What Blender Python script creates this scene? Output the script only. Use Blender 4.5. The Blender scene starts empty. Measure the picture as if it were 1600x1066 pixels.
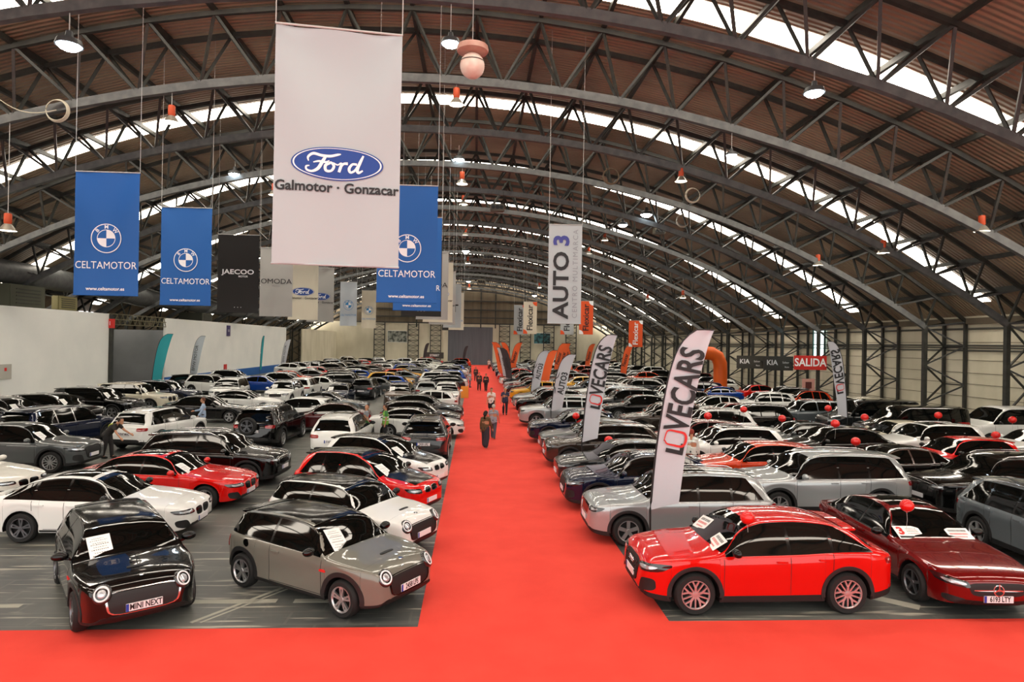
import bpy, bmesh, math, random
from mathutils import Vector, Matrix
from mathutils.bvhtree import BVHTree

S = bpy.context.scene
COL = S.collection
PI = math.pi
random.seed(7)

# ------------------------------------------------------------------ camera
CAM_H = 4.6
yaw, pitch, roll = math.atan(0.057), 0.0030, math.radians(1.0)
fw = Vector((math.sin(yaw) * math.cos(pitch), math.cos(yaw) * math.cos(pitch), math.sin(pitch)))
r0 = Vector((math.cos(yaw), -math.sin(yaw), 0))
u0 = r0.cross(fw)
rt = r0 * math.cos(roll) + u0 * math.sin(roll)
up = -r0 * math.sin(roll) + u0 * math.cos(roll)
cam_data = bpy.data.cameras.new('camera')
cam_data.sensor_width = 36.0
cam_data.lens = 22.5
cam_data.clip_end = 400
cam = bpy.data.objects.new('camera', cam_data)
M = Matrix.Identity(4)
for i in range(3):
    M[i][0], M[i][1], M[i][2] = rt[i], up[i], -fw[i]
M[0][3], M[1][3], M[2][3] = 0, 0, CAM_H
cam.matrix_world = M
COL.objects.link(cam)
S.camera = cam

# ------------------------------------------------------------------ world and exposure
W = bpy.data.worlds.new('hall_world')
S.world = W
W.use_nodes = True
W.node_tree.nodes['Background'].inputs[0].default_value = (1.0, 0.97, 0.92, 1)
W.node_tree.nodes['Background'].inputs[1].default_value = 1.7
S.view_settings.view_transform = 'Standard'
S.view_settings.look = 'None'
S.view_settings.exposure = 0.38
S.view_settings.gamma = 1.0
S.view_settings.use_curve_mapping = False
SKY_EMIT = 10.0          # daylight coming through the translucent roof strips
LAMP_EMIT = 60.0

# ------------------------------------------------------------------ materials
def lin(c):
    if isinstance(c, str):
        c = c.lstrip('#')
        c = [int(c[i:i + 2], 16) / 255 for i in (0, 2, 4)]
        c = [x / 12.92 if x <= 0.04045 else ((x + 0.055) / 1.055) ** 2.4 for x in c]
    return (c[0], c[1], c[2], 1.0)

MATS = {}
def mat(name, col, rough=0.5, metal=0.0, coat=0.0, emit=0.0, spec=0.5):
    if name in MATS:
        return MATS[name]
    m = bpy.data.materials.new(name)
    m.use_nodes = True
    b = m.node_tree.nodes['Principled BSDF']
    b.inputs['Base Color'].default_value = lin(col)
    b.inputs['Roughness'].default_value = rough
    b.inputs['Metallic'].default_value = metal
    b.inputs['Coat Weight'].default_value = coat
    b.inputs['Coat Roughness'].default_value = 0.03
    b.inputs['Specular IOR Level'].default_value = spec
    if emit:
        b.inputs['Emission Color'].default_value = lin(col)
        b.inputs['Emission Strength'].default_value = emit
    m.diffuse_color = lin(col)
    MATS[name] = m
    return m

def nodes(m):
    nt = m.node_tree
    return nt, nt.nodes, nt.links, nt.nodes['Principled BSDF']

def noise_mat(name, c1, c2, scale=4, rough=0.6, bump=0.0, lo=0.35, hi=0.65, detail=6, stretch=(1, 1, 1)):
    m = mat(name, c1, rough)
    nt, nd, lk, b = nodes(m)
    tc = nd.new('ShaderNodeTexCoord'); mp = nd.new('ShaderNodeMapping'); nz = nd.new('ShaderNodeTexNoise'); cr = nd.new('ShaderNodeValToRGB')
    mp.inputs['Scale'].default_value = stretch
    nz.inputs['Scale'].default_value = scale; nz.inputs['Detail'].default_value = detail
    cr.color_ramp.elements[0].position = lo; cr.color_ramp.elements[0].color = lin(c1)
    cr.color_ramp.elements[1].position = hi; cr.color_ramp.elements[1].color = lin(c2)
    lk.new(tc.outputs['Object'], mp.inputs['Vector']); lk.new(mp.outputs['Vector'], nz.inputs['Vector'])
    lk.new(nz.outputs['Fac'], cr.inputs['Fac']); lk.new(cr.outputs['Color'], b.inputs['Base Color'])
    if bump:
        bp = nd.new('ShaderNodeBump'); bp.inputs['Strength'].default_value = bump
        lk.new(nz.outputs['Fac'], bp.inputs['Height']); lk.new(bp.outputs['Normal'], b.inputs['Normal'])
    return m

rubber = mat('tyre_rubber', '#141414', 0.75)
darkplast = mat('dark_plastic', '#101011', 0.55)
cladplast = mat('cladding_plastic', '#1d1d1e', 0.5)
gloss_black = mat('gloss_black', '#060606', 0.12, spec=0.4)
glass = mat('car_glass', '#060807', 0.04, spec=0.45)
chrome = mat('chrome', '#d8d8da', 0.15, metal=1.0)
rim_silver = mat('rim_silver', '#c9cacc', 0.3, metal=0.85)
rim_dark = mat('rim_gunmetal', '#6d6e72', 0.3, metal=0.8)
lamp_lens = mat('headlight_lens', '#b9bfc4', 0.12, metal=0.55, coat=1.0)
ring_white = mat('light_ring_white', '#e9edf0', .25)
lamp_dark = mat('headlight_housing', '#16181a', 0.1, coat=1.0)
tail_red = mat('tail_light_red', '#8e0a10', 0.12, coat=1.0)
plate_white = mat('plate_white', '#e6e3e6', 0.4)
plate_blue = mat('plate_blue', '#1f3f9e', 0.4)
ink_black = mat('ink_black', '#17171a', 0.6)
ink_red = mat('ink_red', '#cf2420', 0.6)
ink_white = mat('ink_white', '#f1f3f5', 0.6)
ink_grey = mat('ink_grey', '#8d9096', 0.6)
paper = mat('paper_white', '#eeeeec', 0.7)

PAINT = {
    'white': ('#e4e5e2', .28, 0.0), 'pearl white': ('#d9d8cf', .28, 0.0), 'cream': ('#cfc8b4', .3, .1),
    'black': ('#060606', .16, 0.0), 'dark grey': ('#26292b', .25, .35), 'grey': ('#55595a', .28, .4),
    'silver': ('#a9aeb0', .28, .55), 'stone grey': ('#74736a', .28, .15), 'pale blue': ('#9fb3c2', .28, .3),
    'navy': ('#0d1730', .2, .2), 'blue': ('#123f94', .22, .2), 'red': ('#cd0d08', .22, 0.0),
    'dark red': ('#6e0809', .2, .2), 'maroon': ('#4d1013', .22, .2), 'orange': ('#cf3a12', .25, .1),
    'yellow': ('#d09a1e', .28, .1), 'brown': ('#4a382c', .28, .35), 'bronze': ('#3b332d', .25, .45), 'slate': ('#6a7277', .25, .45),
}
def paint(c):
    h, r, mt = PAINT[c]
    return mat('paint_' + c.replace(' ', '_'), h, r, mt, coat=1.0, spec=0.12)

# ------------------------------------------------------------------ object helpers
def link(name, me, m=None, parent=None, loc=None):
    o = bpy.data.objects.new(name, me)
    COL.objects.link(o)
    if m is not None and me is not None:
        if len(me.materials) == 0:
            me.materials.append(m)
    if parent is not None:
        o.parent = parent
    if loc is not None:
        o.location = loc
    return o

def tag(o, label, cat, group=None, kind=None):
    o['label'] = label
    o['category'] = cat
    if group: o['group'] = group
    if kind: o['kind'] = kind
    return o

def struct(o, label, cat='building'):
    return tag(o, label, cat, None, 'structure')

def empty(name, loc=(0, 0, 0), rz=0.0):
    o = bpy.data.objects.new(name, None)
    o.empty_display_size = 0.2
    o.location = loc
    o.rotation_euler = (0, 0, rz)
    COL.objects.link(o)
    return o

def mesh_of(bm, name, smooth=True, angle=38):
    me = bpy.data.meshes.new(name)
    bmesh.ops.recalc_face_normals(bm, faces=bm.faces[:])
    bm.to_mesh(me); bm.free()
    if smooth:
        for p in me.polygons: p.use_smooth = True
        me.set_sharp_from_angle(angle=math.radians(angle))
    return me

def box(bm, c, s, rot=None):
    r = bmesh.ops.create_cube(bm, size=1.0)
    for v in r['verts']:
        v.co = Vector((v.co.x * s[0], v.co.y * s[1], v.co.z * s[2]))
        if rot is not None: v.co = rot @ v.co
        v.co += Vector(c)
    return r['verts']

def bar(bm, a, b, w, h=None, upv=Vector((0, 0, 1))):
    a, b = Vector(a), Vector(b)
    h = h or w
    d = (b - a)
    if d.length < 1e-6: return
    d.normalize()
    s = d.cross(upv)
    if s.length < 1e-3: s = d.cross(Vector((0, 1, 0)))
    s.normalize(); t = s.cross(d)
    vs = []
    for p in (a, b):
        for (i, j) in ((-1, -1), (1, -1), (1, 1), (-1, 1)):
            vs.append(bm.verts.new(p + s * (i * w / 2) + t * (j * h / 2)))
    bm.faces.new(vs[0:4]); bm.faces.new(vs[4:8][::-1])
    for i in range(4):
        j = (i + 1) % 4
        bm.faces.new((vs[i], vs[i + 4], vs[j + 4], vs[j]))

def tube(bm, pts, rad, seg=8, cap=True):
    """round tube through pts; rad is a number or one number per point"""
    pts = [Vector(p) for p in pts]
    n = len(pts)
    if not hasattr(rad, '__len__'): rad = [rad] * n
    rings = []
    ref = Vector((0, 0, 1))
    for i, p in enumerate(pts):
        d = (pts[min(i + 1, n - 1)] - pts[max(i - 1, 0)]).normalized()
        s = d.cross(ref)
        if s.length < 0.05: s = d.cross(Vector((1, 0, 0)))
        s.normalize(); t = s.cross(d)
        rings.append([bm.verts.new(p + (s * math.cos(2 * PI * k / seg) + t * math.sin(2 * PI * k / seg)) * rad[i]) for k in range(seg)])
    for i in range(n - 1):
        for k in range(seg):
            l = (k + 1) % seg
            bm.faces.new((rings[i][k], rings[i][l], rings[i + 1][l], rings[i + 1][k]))
    if cap:
        bm.faces.new(rings[0][::-1]); bm.faces.new(rings[-1])

def lathe(bm, prof, axis='z', seg=24, c=(0, 0, 0)):
    """prof: list of (r, h) along the axis"""
    c = Vector(c); rings = []
    for (r, h) in prof:
        ring = []
        for k in range(seg):
            a = 2 * PI * k / seg
            if axis == 'z': v = Vector((r * math.cos(a), r * math.sin(a), h))
            else: v = Vector((r * math.cos(a), h, r * math.sin(a)))
            ring.append(bm.verts.new(v + c))
        rings.append(ring)
    for i in range(len(rings) - 1):
        for k in range(seg):
            l = (k + 1) % seg
            bm.faces.new((rings[i][k], rings[i][l], rings[i + 1][l], rings[i + 1][k]))
    return rings

def sphere(bm, c, r, seg=16, rings=10):
    if not hasattr(r, '__len__'): r = (r, r, r)
    res = bmesh.ops.create_uvsphere(bm, u_segments=seg, v_segments=rings, radius=1.0)
    for v in res['verts']:
        v.co = Vector((v.co.x * r[0] + c[0], v.co.y * r[1] + c[1], v.co.z * r[2] + c[2]))

def pchip(pts):
    xs = [p[0] for p in pts]; ys = [p[1] for p in pts]; n = len(xs)
    h = [xs[i + 1] - xs[i] for i in range(n - 1)]
    dl = [(ys[i + 1] - ys[i]) / h[i] for i in range(n - 1)]
    m = [0.0] * n
    m[0], m[-1] = dl[0], dl[-1]
    for i in range(1, n - 1):
        if dl[i - 1] * dl[i] > 0:
            w1 = 2 * h[i] + h[i - 1]; w2 = h[i] + 2 * h[i - 1]
            m[i] = (w1 + w2) / (w1 / dl[i - 1] + w2 / dl[i])
    def f(x):
        if x <= xs[0]: return ys[0]
        if x >= xs[-1]: return ys[-1]
        i = 0
        while x > xs[i + 1]: i += 1
        t = (x - xs[i]) / h[i]
        a = ys[i]; b = ys[i + 1]
        return ((1 + 2 * t) * (1 - t) ** 2 * a + t * (1 - t) ** 2 * h[i] * m[i] + t * t * (3 - 2 * t) * b + t * t * (t - 1) * h[i] * m[i + 1])
    return f

_txt = {}
def text_mesh(s, size=1.0, bold=0.0, shear=0.0, align='CENTER', extrude=0.0, spacing=1.0, sx=1.0):
    key = (s, size, bold, shear, align, extrude, spacing, sx)
    if key in _txt: return _txt[key]
    cu = bpy.data.curves.new('lettering', 'FONT')
    cu.body = s; cu.size = size; cu.offset = bold; cu.shear = shear
    cu.align_x = align; cu.align_y = 'CENTER'; cu.extrude = extrude; cu.space_character = spacing
    cu.resolution_u = 3
    o = bpy.data.objects.new('lettering_tmp', cu)
    COL.objects.link(o)
    dg = bpy.context.evaluated_depsgraph_get()
    me = bpy.data.meshes.new_from_object(o.evaluated_get(dg))
    me.name = 'lettering'
    bpy.data.objects.remove(o); bpy.data.curves.remove(cu)
    if sx != 1.0:
        for v in me.vertices: v.co.x *= sx
    _txt[key] = me
    return me

def text_into(bm, s, size, origin, ex, ey, **kw):
    """add text triangles to bm, text plane spanned by ex, ey at origin; returns the new faces"""
    me = text_mesh(s, size, **kw)
    ex, ey, origin = Vector(ex), Vector(ey), Vector(origin)
    vs = [bm.verts.new(origin + ex * v.co.x + ey * v.co.y) for v in me.vertices]
    out = []
    for p in me.polygons:
        try: out.append(bm.faces.new([vs[i] for i in p.vertices]))
        except ValueError: pass
    return out
# ------------------------------------------------------------------ cars
def smooth01(t):
    t = max(0.0, min(1.0, t)); return t * t * (3 - 2 * t)

SPEC = {}
def spec(kind, **k):
    k['kind'] = kind
    SPEC[kind] = k

PLAN = lambda L: [(0, .60), (.03, .70), (.10, .80), (.25, .885), (.5, .955), (.85, .995), (1.3, 1.0), (L - 1.3, 1.0), (L - .7, .985), (L - .35, .945), (L - .15, .88), (L - .05, .80), (L, .70)]

spec('mini', L=3.86, W=1.73, H=1.41, ax=.76, wb=2.495, R=.315, roof=.60,
     top=[(0, .56), (.03, .70), (.1, .80), (.26, .875), (.7, .935), (1.08, .985), (1.68, 1.345), (1.95, 1.395), (2.5, 1.41), (3.1, 1.385), (3.5, 1.33), (3.66, 1.02), (3.76, .9), (3.83, .72), (3.86, .52)],
     belt=[(0, .78), (1.1, .905), (2.5, .945), (3.86, .99)], cowl=1.10, rf=1.70, rr=3.46, rw=3.66, wend=3.62, splits=[2.50, 3.50], slope=5.0, doors=1)
spec('sedan', L=4.53, W=1.80, H=1.42, ax=.86, wb=2.67, R=.33, roof=.56,
     top=[(0, .60), (.02, .67), (.08, .73), (.3, .80), (.9, .895), (1.38, .955), (2.12, 1.345), (2.45, 1.41), (2.8, 1.42), (3.3, 1.365), (3.95, 1.10), (4.2, 1.02), (4.42, .985), (4.49, .85), (4.53, .58)],
     belt=[(0, .72), (1.3, .89), (2.8, .93), (3.7, .96), (4.53, .93)], cowl=1.42, rf=2.16, rr=3.3, rw=4.0, wend=3.92, splits=[2.62, 3.3], slope=.85, doors=2)
spec('coupe_sedan', L=4.69, W=1.83, H=1.43, ax=.90, wb=2.73, R=.33, roof=.55,
     top=[(0, .61), (.02, .68), (.07, .735), (.25, .80), (.8, .885), (1.48, .965), (2.22, 1.355), (2.55, 1.42), (2.9, 1.43), (3.4, 1.37), (4.1, 1.10), (4.35, 1.02), (4.58, .98), (4.65, .85), (4.69, .58)],
     belt=[(0, .72), (1.4, .89), (2.9, .935), (3.9, .97), (4.69, .93)], cowl=1.52, rf=2.26, rr=3.45, rw=4.12, wend=4.05, splits=[2.72, 3.45], slope=.8, doors=2)
spec('coupe_suv', L=4.5, W=1.85, H=1.57, ax=.89, wb=2.68, R=.36, roof=.60,
     top=[(0, .60), (.03, .76), (.1, .87), (.3, .955), (.8, 1.02), (1.22, 1.075), (1.92, 1.485), (2.25, 1.555), (2.7, 1.57), (3.2, 1.54), (3.7, 1.41), (4.1, 1.18), (4.28, 1.10), (4.42, 1.04), (4.47, .88), (4.5, .64)],
     belt=[(0, .86), (1.2, .985), (2.7, 1.03), (3.6, 1.075), (4.5, 1.04)], cowl=1.26, rf=1.96, rr=3.55, rw=4.12, wend=4.02, splits=[2.55, 3.3], slope=.62, doors=2, clad=True)
spec('suv', L=4.46, W=1.84, H=1.62, ax=.86, wb=2.66, R=.355, roof=.62,
     top=[(0, .60), (.03, .78), (.1, .90), (.3, .985), (.8, 1.045), (1.2, 1.095), (1.86, 1.53), (2.2, 1.605), (2.7, 1.62), (3.4, 1.60), (3.9, 1.55), (4.02, 1.46), (4.26, 1.10), (4.38, .98), (4.43, .84), (4.46, .62)],
     belt=[(0, .88), (1.2, 1.0), (2.7, 1.035), (4.46, 1.06)], cowl=1.24, rf=1.90, rr=3.94, rw=4.27, wend=4.02, splits=[2.5, 3.28], slope=1.3, doors=2, clad=True, rails=True)
spec('large_suv', L=4.75, W=1.90, H=1.72, ax=.90, wb=2.82, R=.37, roof=.66,
     top=[(0, .66), (.03, .86), (.1, .99), (.3, 1.06), (.8, 1.11), (1.22, 1.155), (1.86, 1.62), (2.2, 1.70), (2.8, 1.72), (3.7, 1.70), (4.25, 1.65), (4.36, 1.56), (4.58, 1.16), (4.68, 1.02), (4.72, .86), (4.75, .64)],
     belt=[(0, .95), (1.2, 1.06), (2.8, 1.09), (4.75, 1.12)], cowl=1.26, rf=1.90, rr=4.28, rw=4.58, wend=4.38, splits=[2.58, 3.42], slope=1.6, doors=2, clad=True, rails=True)
spec('hatch', L=4.25, W=1.79, H=1.46, ax=.85, wb=2.62, R=.325, roof=.59,
     top=[(0, .60), (.02, .69), (.08, .765), (.3, .835), (.8, .915), (1.22, .975), (1.95, 1.385), (2.3, 1.45), (2.7, 1.46), (3.3, 1.43), (3.75, 1.36), (4.02, 1.04), (4.15, .93), (4.21, .8), (4.25, .56)],
     belt=[(0, .73), (1.2, .90), (2.7, .94), (4.25, .98)], cowl=1.26, rf=1.98, rr=3.72, rw=4.02, wend=3.82, splits=[2.5, 3.22], slope=1.1, doors=2)
spec('city', L=4.0, W=1.775, H=1.59, ax=.76, wb=2.57, R=.345, roof=.58,
     top=[(0, .60), (.03, .74), (.1, .85), (.25, .92), (.65, 1.02), (.98, 1.09), (1.78, 1.49), (2.1, 1.57), (2.5, 1.59), (3.1, 1.56), (3.55, 1.46), (3.8, 1.08), (3.9, .96), (3.96, .82), (4.0, .58)],
     belt=[(0, .84), (1.0, .97), (2.2, 1.0), (2.9, .93), (4.0, 1.0)], cowl=1.02, rf=1.82, rr=3.5, rw=3.8, wend=3.62, splits=[2.4, 2.95], slope=1.6, doors=2)
spec('van', L=5.0, W=1.92, H=1.94, ax=.92, wb=3.1, R=.34, roof=.80,
     top=[(0, .62), (.03, .82), (.1, .98), (.3, 1.08), (.75, 1.17), (.98, 1.24), (1.72, 1.83), (2.05, 1.93), (2.6, 1.94), (4.6, 1.93), (4.86, 1.88), (4.93, 1.72), (4.97, 1.1), (4.985, .9), (5.0, .6)],
     belt=[(0, .95), (1.0, 1.12), (5.0, 1.14)], cowl=1.02, rf=1.76, rr=4.84, rw=4.96, wend=4.75, splits=[2.25, 3.4], slope=4.0, doors=1)

class Car:
    """body surface of one kind of car and the patches laid on it"""
    def __init__(s, kind, res=.06):
        k = s.k = SPEC[kind]
        s.L, s.W, s.H = k['L'], k['W'], k['H']
        s.top = pchip(k['top']); s.belt = pchip(k['belt']); s.plan = pchip(PLAN(s.L))
        L = s.L
        s.under = pchip([(0, .34), (.08, .25), (.45, .20), (L - .6, .22), (L - .12, .30), (L, .38)])
        zbm = s.belt(L * .55)
        s.tk = (s.W / 2 * .955 - k['roof']) / (s.H * .95 - zbm)
        s.Ra = k['R'] + .055
        s.axles = (k['ax'], k['ax'] + k['wb'])
        s.build(res)

    def arch(s, d):
        for a in s.axles:
            q = s.Ra ** 2 - (d - a) ** 2
            if q > 0: return s.k['R'] + math.sqrt(q) * 1.0
        return 0.0

    def section(s, d):
        w = s.W / 2 * s.plan(d)
        for a in s.axles: w += .012 * math.exp(-((d - a) / .42) ** 2) if d > .3 and d < s.L - .3 else 0
        zt = s.top(d)
        zb = min(s.belt(d), zt - .055)
        c = zt - zb
        cf = .80 + (.085 - .80) * smooth01((c - .05) / .30)
        zr = zb + c * (1 - cf)
        yb = w * .955
        yr = max(yb - s.tk * (zr - zb), .3 * yb) - .012
        zu = min(s.under(d), zb - .12)
        za = s.arch(d)
        wi = max(w - .32, .25 * w)
        z0 = max(zu + .03, za)
        zs = zb - .014
        za2 = max(zu, za)
        f = lambda t: z0 + (zs - z0) * t
        pts = [(0, zu), (wi * .6, zu), (wi, zu), (wi, za2), (w * .975, z0), (w * .99, f(.15 if s.k.get('clad') else .09)), (w * .985, f(.32)), (w * .992, f(.58)), (w * 1.0, f(.82)), (yb + .014, zs), (yb, zb)]
        ym = yb + (yr - yb) * .5 + .018 * smooth01(c / .3)
        pts += [(ym, zb + (zr - zb) * .5), (yr + .006, zr - .012 * smooth01(c / .2))]
        for q in (.965, .80, .5, 0):
            pts.append((yr * q, zr + (zt - zr) * (1 - q ** 2.3)))
        return pts, (zb, zr, yb, yr, zt)

    def build(s, res):
        L = s.L
        ds = [i * L / max(8, int(L / res)) for i in range(int(max(8, int(L / res))) + 1)]
        fine = [0, .012, .03, .06, .1, .16, .24]
        ds += fine + [L - x for x in fine] if res < .1 else [.03, .12, L - .03, L - .12]
        jumps = []
        n = 12 if res < .1 else 6
        for a in s.axles:
            for i in range(n + 1):
                ds.append(a - s.Ra * .9995 * math.cos(PI * i / n))
            ds += [a - s.Ra - .002, a + s.Ra + .002]
            jumps += [a - s.Ra - .001, a + s.Ra + .001]
        ds = sorted(ds)
        out = [ds[0]]
        for d in ds[1:]:
            if d - out[-1] > .0008 and d <= L: out.append(d)
        ds = out
        bm = bmesh.new()
        rows = []
        for d in ds:
            p, _ = s.section(d)
            x = L / 2 - d
            lf = [bm.verts.new((x, y, z)) for (y, z) in p]
            rg = [lf[0]] + [bm.verts.new((x, -y, z)) for (y, z) in p[1:-1]] + [lf[-1]]
            rows.append((lf, rg))
        N = len(rows[0][0])
        for i in range(len(rows) - 1):
            jump = any(ds[i] < j < ds[i + 1] and ds[i + 1] - ds[i] < .02 for j in jumps)
            for sd in (0, 1):
                A, B = rows[i][sd], rows[i + 1][sd]
                for j in range(N - 1):
                    q = [A[j], A[j + 1], B[j + 1], B[j]]
                    u = []
                    for v in q:
                        if v not in u: u.append(v)
                    if len(u) < 3: continue
                    try: fc = bm.faces.new(u if sd == 0 else u[::-1])
                    except ValueError: continue
                    fc.material_index = 1 if (j < 4 or jump or (j == 4 and (s.k.get('clad') or s.k['kind'] == 'mini'))) else 0
        for r, rev in ((rows[0], False), (rows[-1], True)):
            ring = r[0] + r[1][1:-1][::-1]
            c = bm.verts.new(sum((v.co for v in ring), Vector()) / len(ring) + Vector((.015 if not rev else -.015, 0, 0)))
            for i in range(len(ring)):
                bm.faces.new((c, ring[i], ring[(i + 1) % len(ring)]))
        bmesh.ops.recalc_face_normals(bm, faces=bm.faces[:])
        s.bvh = BVHTree.FromBMesh(bm)
        s.body = mesh_of(bm, 'car_body', angle=50)

    # ---- projecting points on the body
    def hit(s, ax, u, v):
        L = s.L
        if ax == 'front': o, d = Vector((6, u, v)), Vector((-1, 0, 0))
        elif ax == 'rear': o, d = Vector((-6, u, v)), Vector((1, 0, 0))
        elif ax == 'top': o, d = Vector((u, v, 6)), Vector((0, 0, -1))
        elif ax == 'left': o, d = Vector((u, 4, v)), Vector((0, -1, 0))
        else: o, d = Vector((u, -4, v)), Vector((0, 1, 0))
        h = s.bvh.ray_cast(o, d)
        if h[0] is None:
            p = o + d * (6 - L / 2 + .1 if ax in ('front', 'rear') else 4 - s.W / 2)
            h = s.bvh.find_nearest(p)
        n = h[1]
        if n.dot(d) > 0: n = -n
        return h[0], (n - d * .6).normalized()

    def grid(s, bm, ax, fn, ns, nt, off=.006, closed=False):
        """fn(a, b) -> (u, v), a and b in 0..1"""
        rows, base = [], []
        for i in range(ns + 1):
            r, q = [], []
            for j in range(nt + 1):
                p, n = s.hit(ax, *fn(i / ns, j / nt))
                r.append(bm.verts.new(p + n * off)); q.append(p - n * .012)
            rows.append(r); base.append(q)
        for i in range(ns):
            for j in range(nt):
                bm.faces.new((rows[i][j], rows[i + 1][j], rows[i + 1][j + 1], rows[i][j + 1]))
        idx = [(i, 0) for i in range(ns)] + [(ns, j) for j in range(nt)] + [(i, nt) for i in range(ns, 0, -1)] + [(0, j) for j in range(nt, 0, -1)]
        lo = [bm.verts.new(base[i][j]) for (i, j) in idx]
        for k in range(len(idx)):
            l = (k + 1) % len(idx)
            a, b = rows[idx[k][0]][idx[k][1]], rows[idx[l][0]][idx[l][1]]
            bm.faces.new((a, b, lo[l], lo[k]))

    def blob(s, bm, ax, quad, n=4.0, off=.006, seg=28, rings=4, hole=0.0):
        """rounded patch inside the quad (4 corners u, v in order); n is the squareness"""
        def P(a, b):
            a, b = (a + 1) / 2, (b + 1) / 2
            q = quad
            return tuple((q[0][i] * (1 - a) + q[1][i] * a) * (1 - b) + (q[3][i] * (1 - a) + q[2][i] * a) * b for i in (0, 1))
        R = []
        for k in range(rings + 1):
            t = hole + (1 - hole) * k / rings
            ring = []
            for i in range(seg):
                an = 2 * PI * (i + .5) / seg
                c, sn = math.cos(an), math.sin(an)
                m = (abs(c) ** n + abs(sn) ** n) ** (1 / n)
                p, nn = s.hit(ax, *P(c / m * t, sn / m * t))
                ring.append((p, nn))
            R.append(ring)
        V = [[bm.verts.new(p + nn * off) for (p, nn) in r] for r in R]
        for k in range(rings):
            for i in range(seg):
                j = (i + 1) % seg
                if k == 0 and hole == 0: continue
                bm.faces.new((V[k][i], V[k][j], V[k + 1][j], V[k + 1][i]))
        if hole == 0:
            for v in V[0]: bm.verts.remove(v)
            bm.faces.new(V[1])
        E = [bm.verts.new(p - nn * .012) for (p, nn) in R[-1]]
        for i in range(seg):
            j = (i + 1) % seg
            bm.faces.new((V[-1][i], V[-1][j], E[j], E[i]))
        if hole:
            E = [bm.verts.new(p - nn * .012) for (p, nn) in R[0]]
            for i in range(seg):
                j = (i + 1) % seg
                bm.faces.new((V[0][j], V[0][i], E[i], E[j]))

    def info(s, d): return s.section(d)[1]

    def win_curves(s, sd, g=0.0):
        k = s.k
        def lo(d): return s.info(d)[0] + .022 - g
        def hi(d):
            zb, zr, yb, yr, zt = s.info(d)
            return min(zr - .03 + g, lo(d) + max(0, (k['wend'] + g - d)) * k['slope'] * (1.0 + 0 * d) + .0)
        d0 = k['cowl'] + .05
        while hi(d0) - lo(d0) < .07 and d0 < s.L / 2: d0 += .01
        return lo, hi, d0 - g

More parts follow.
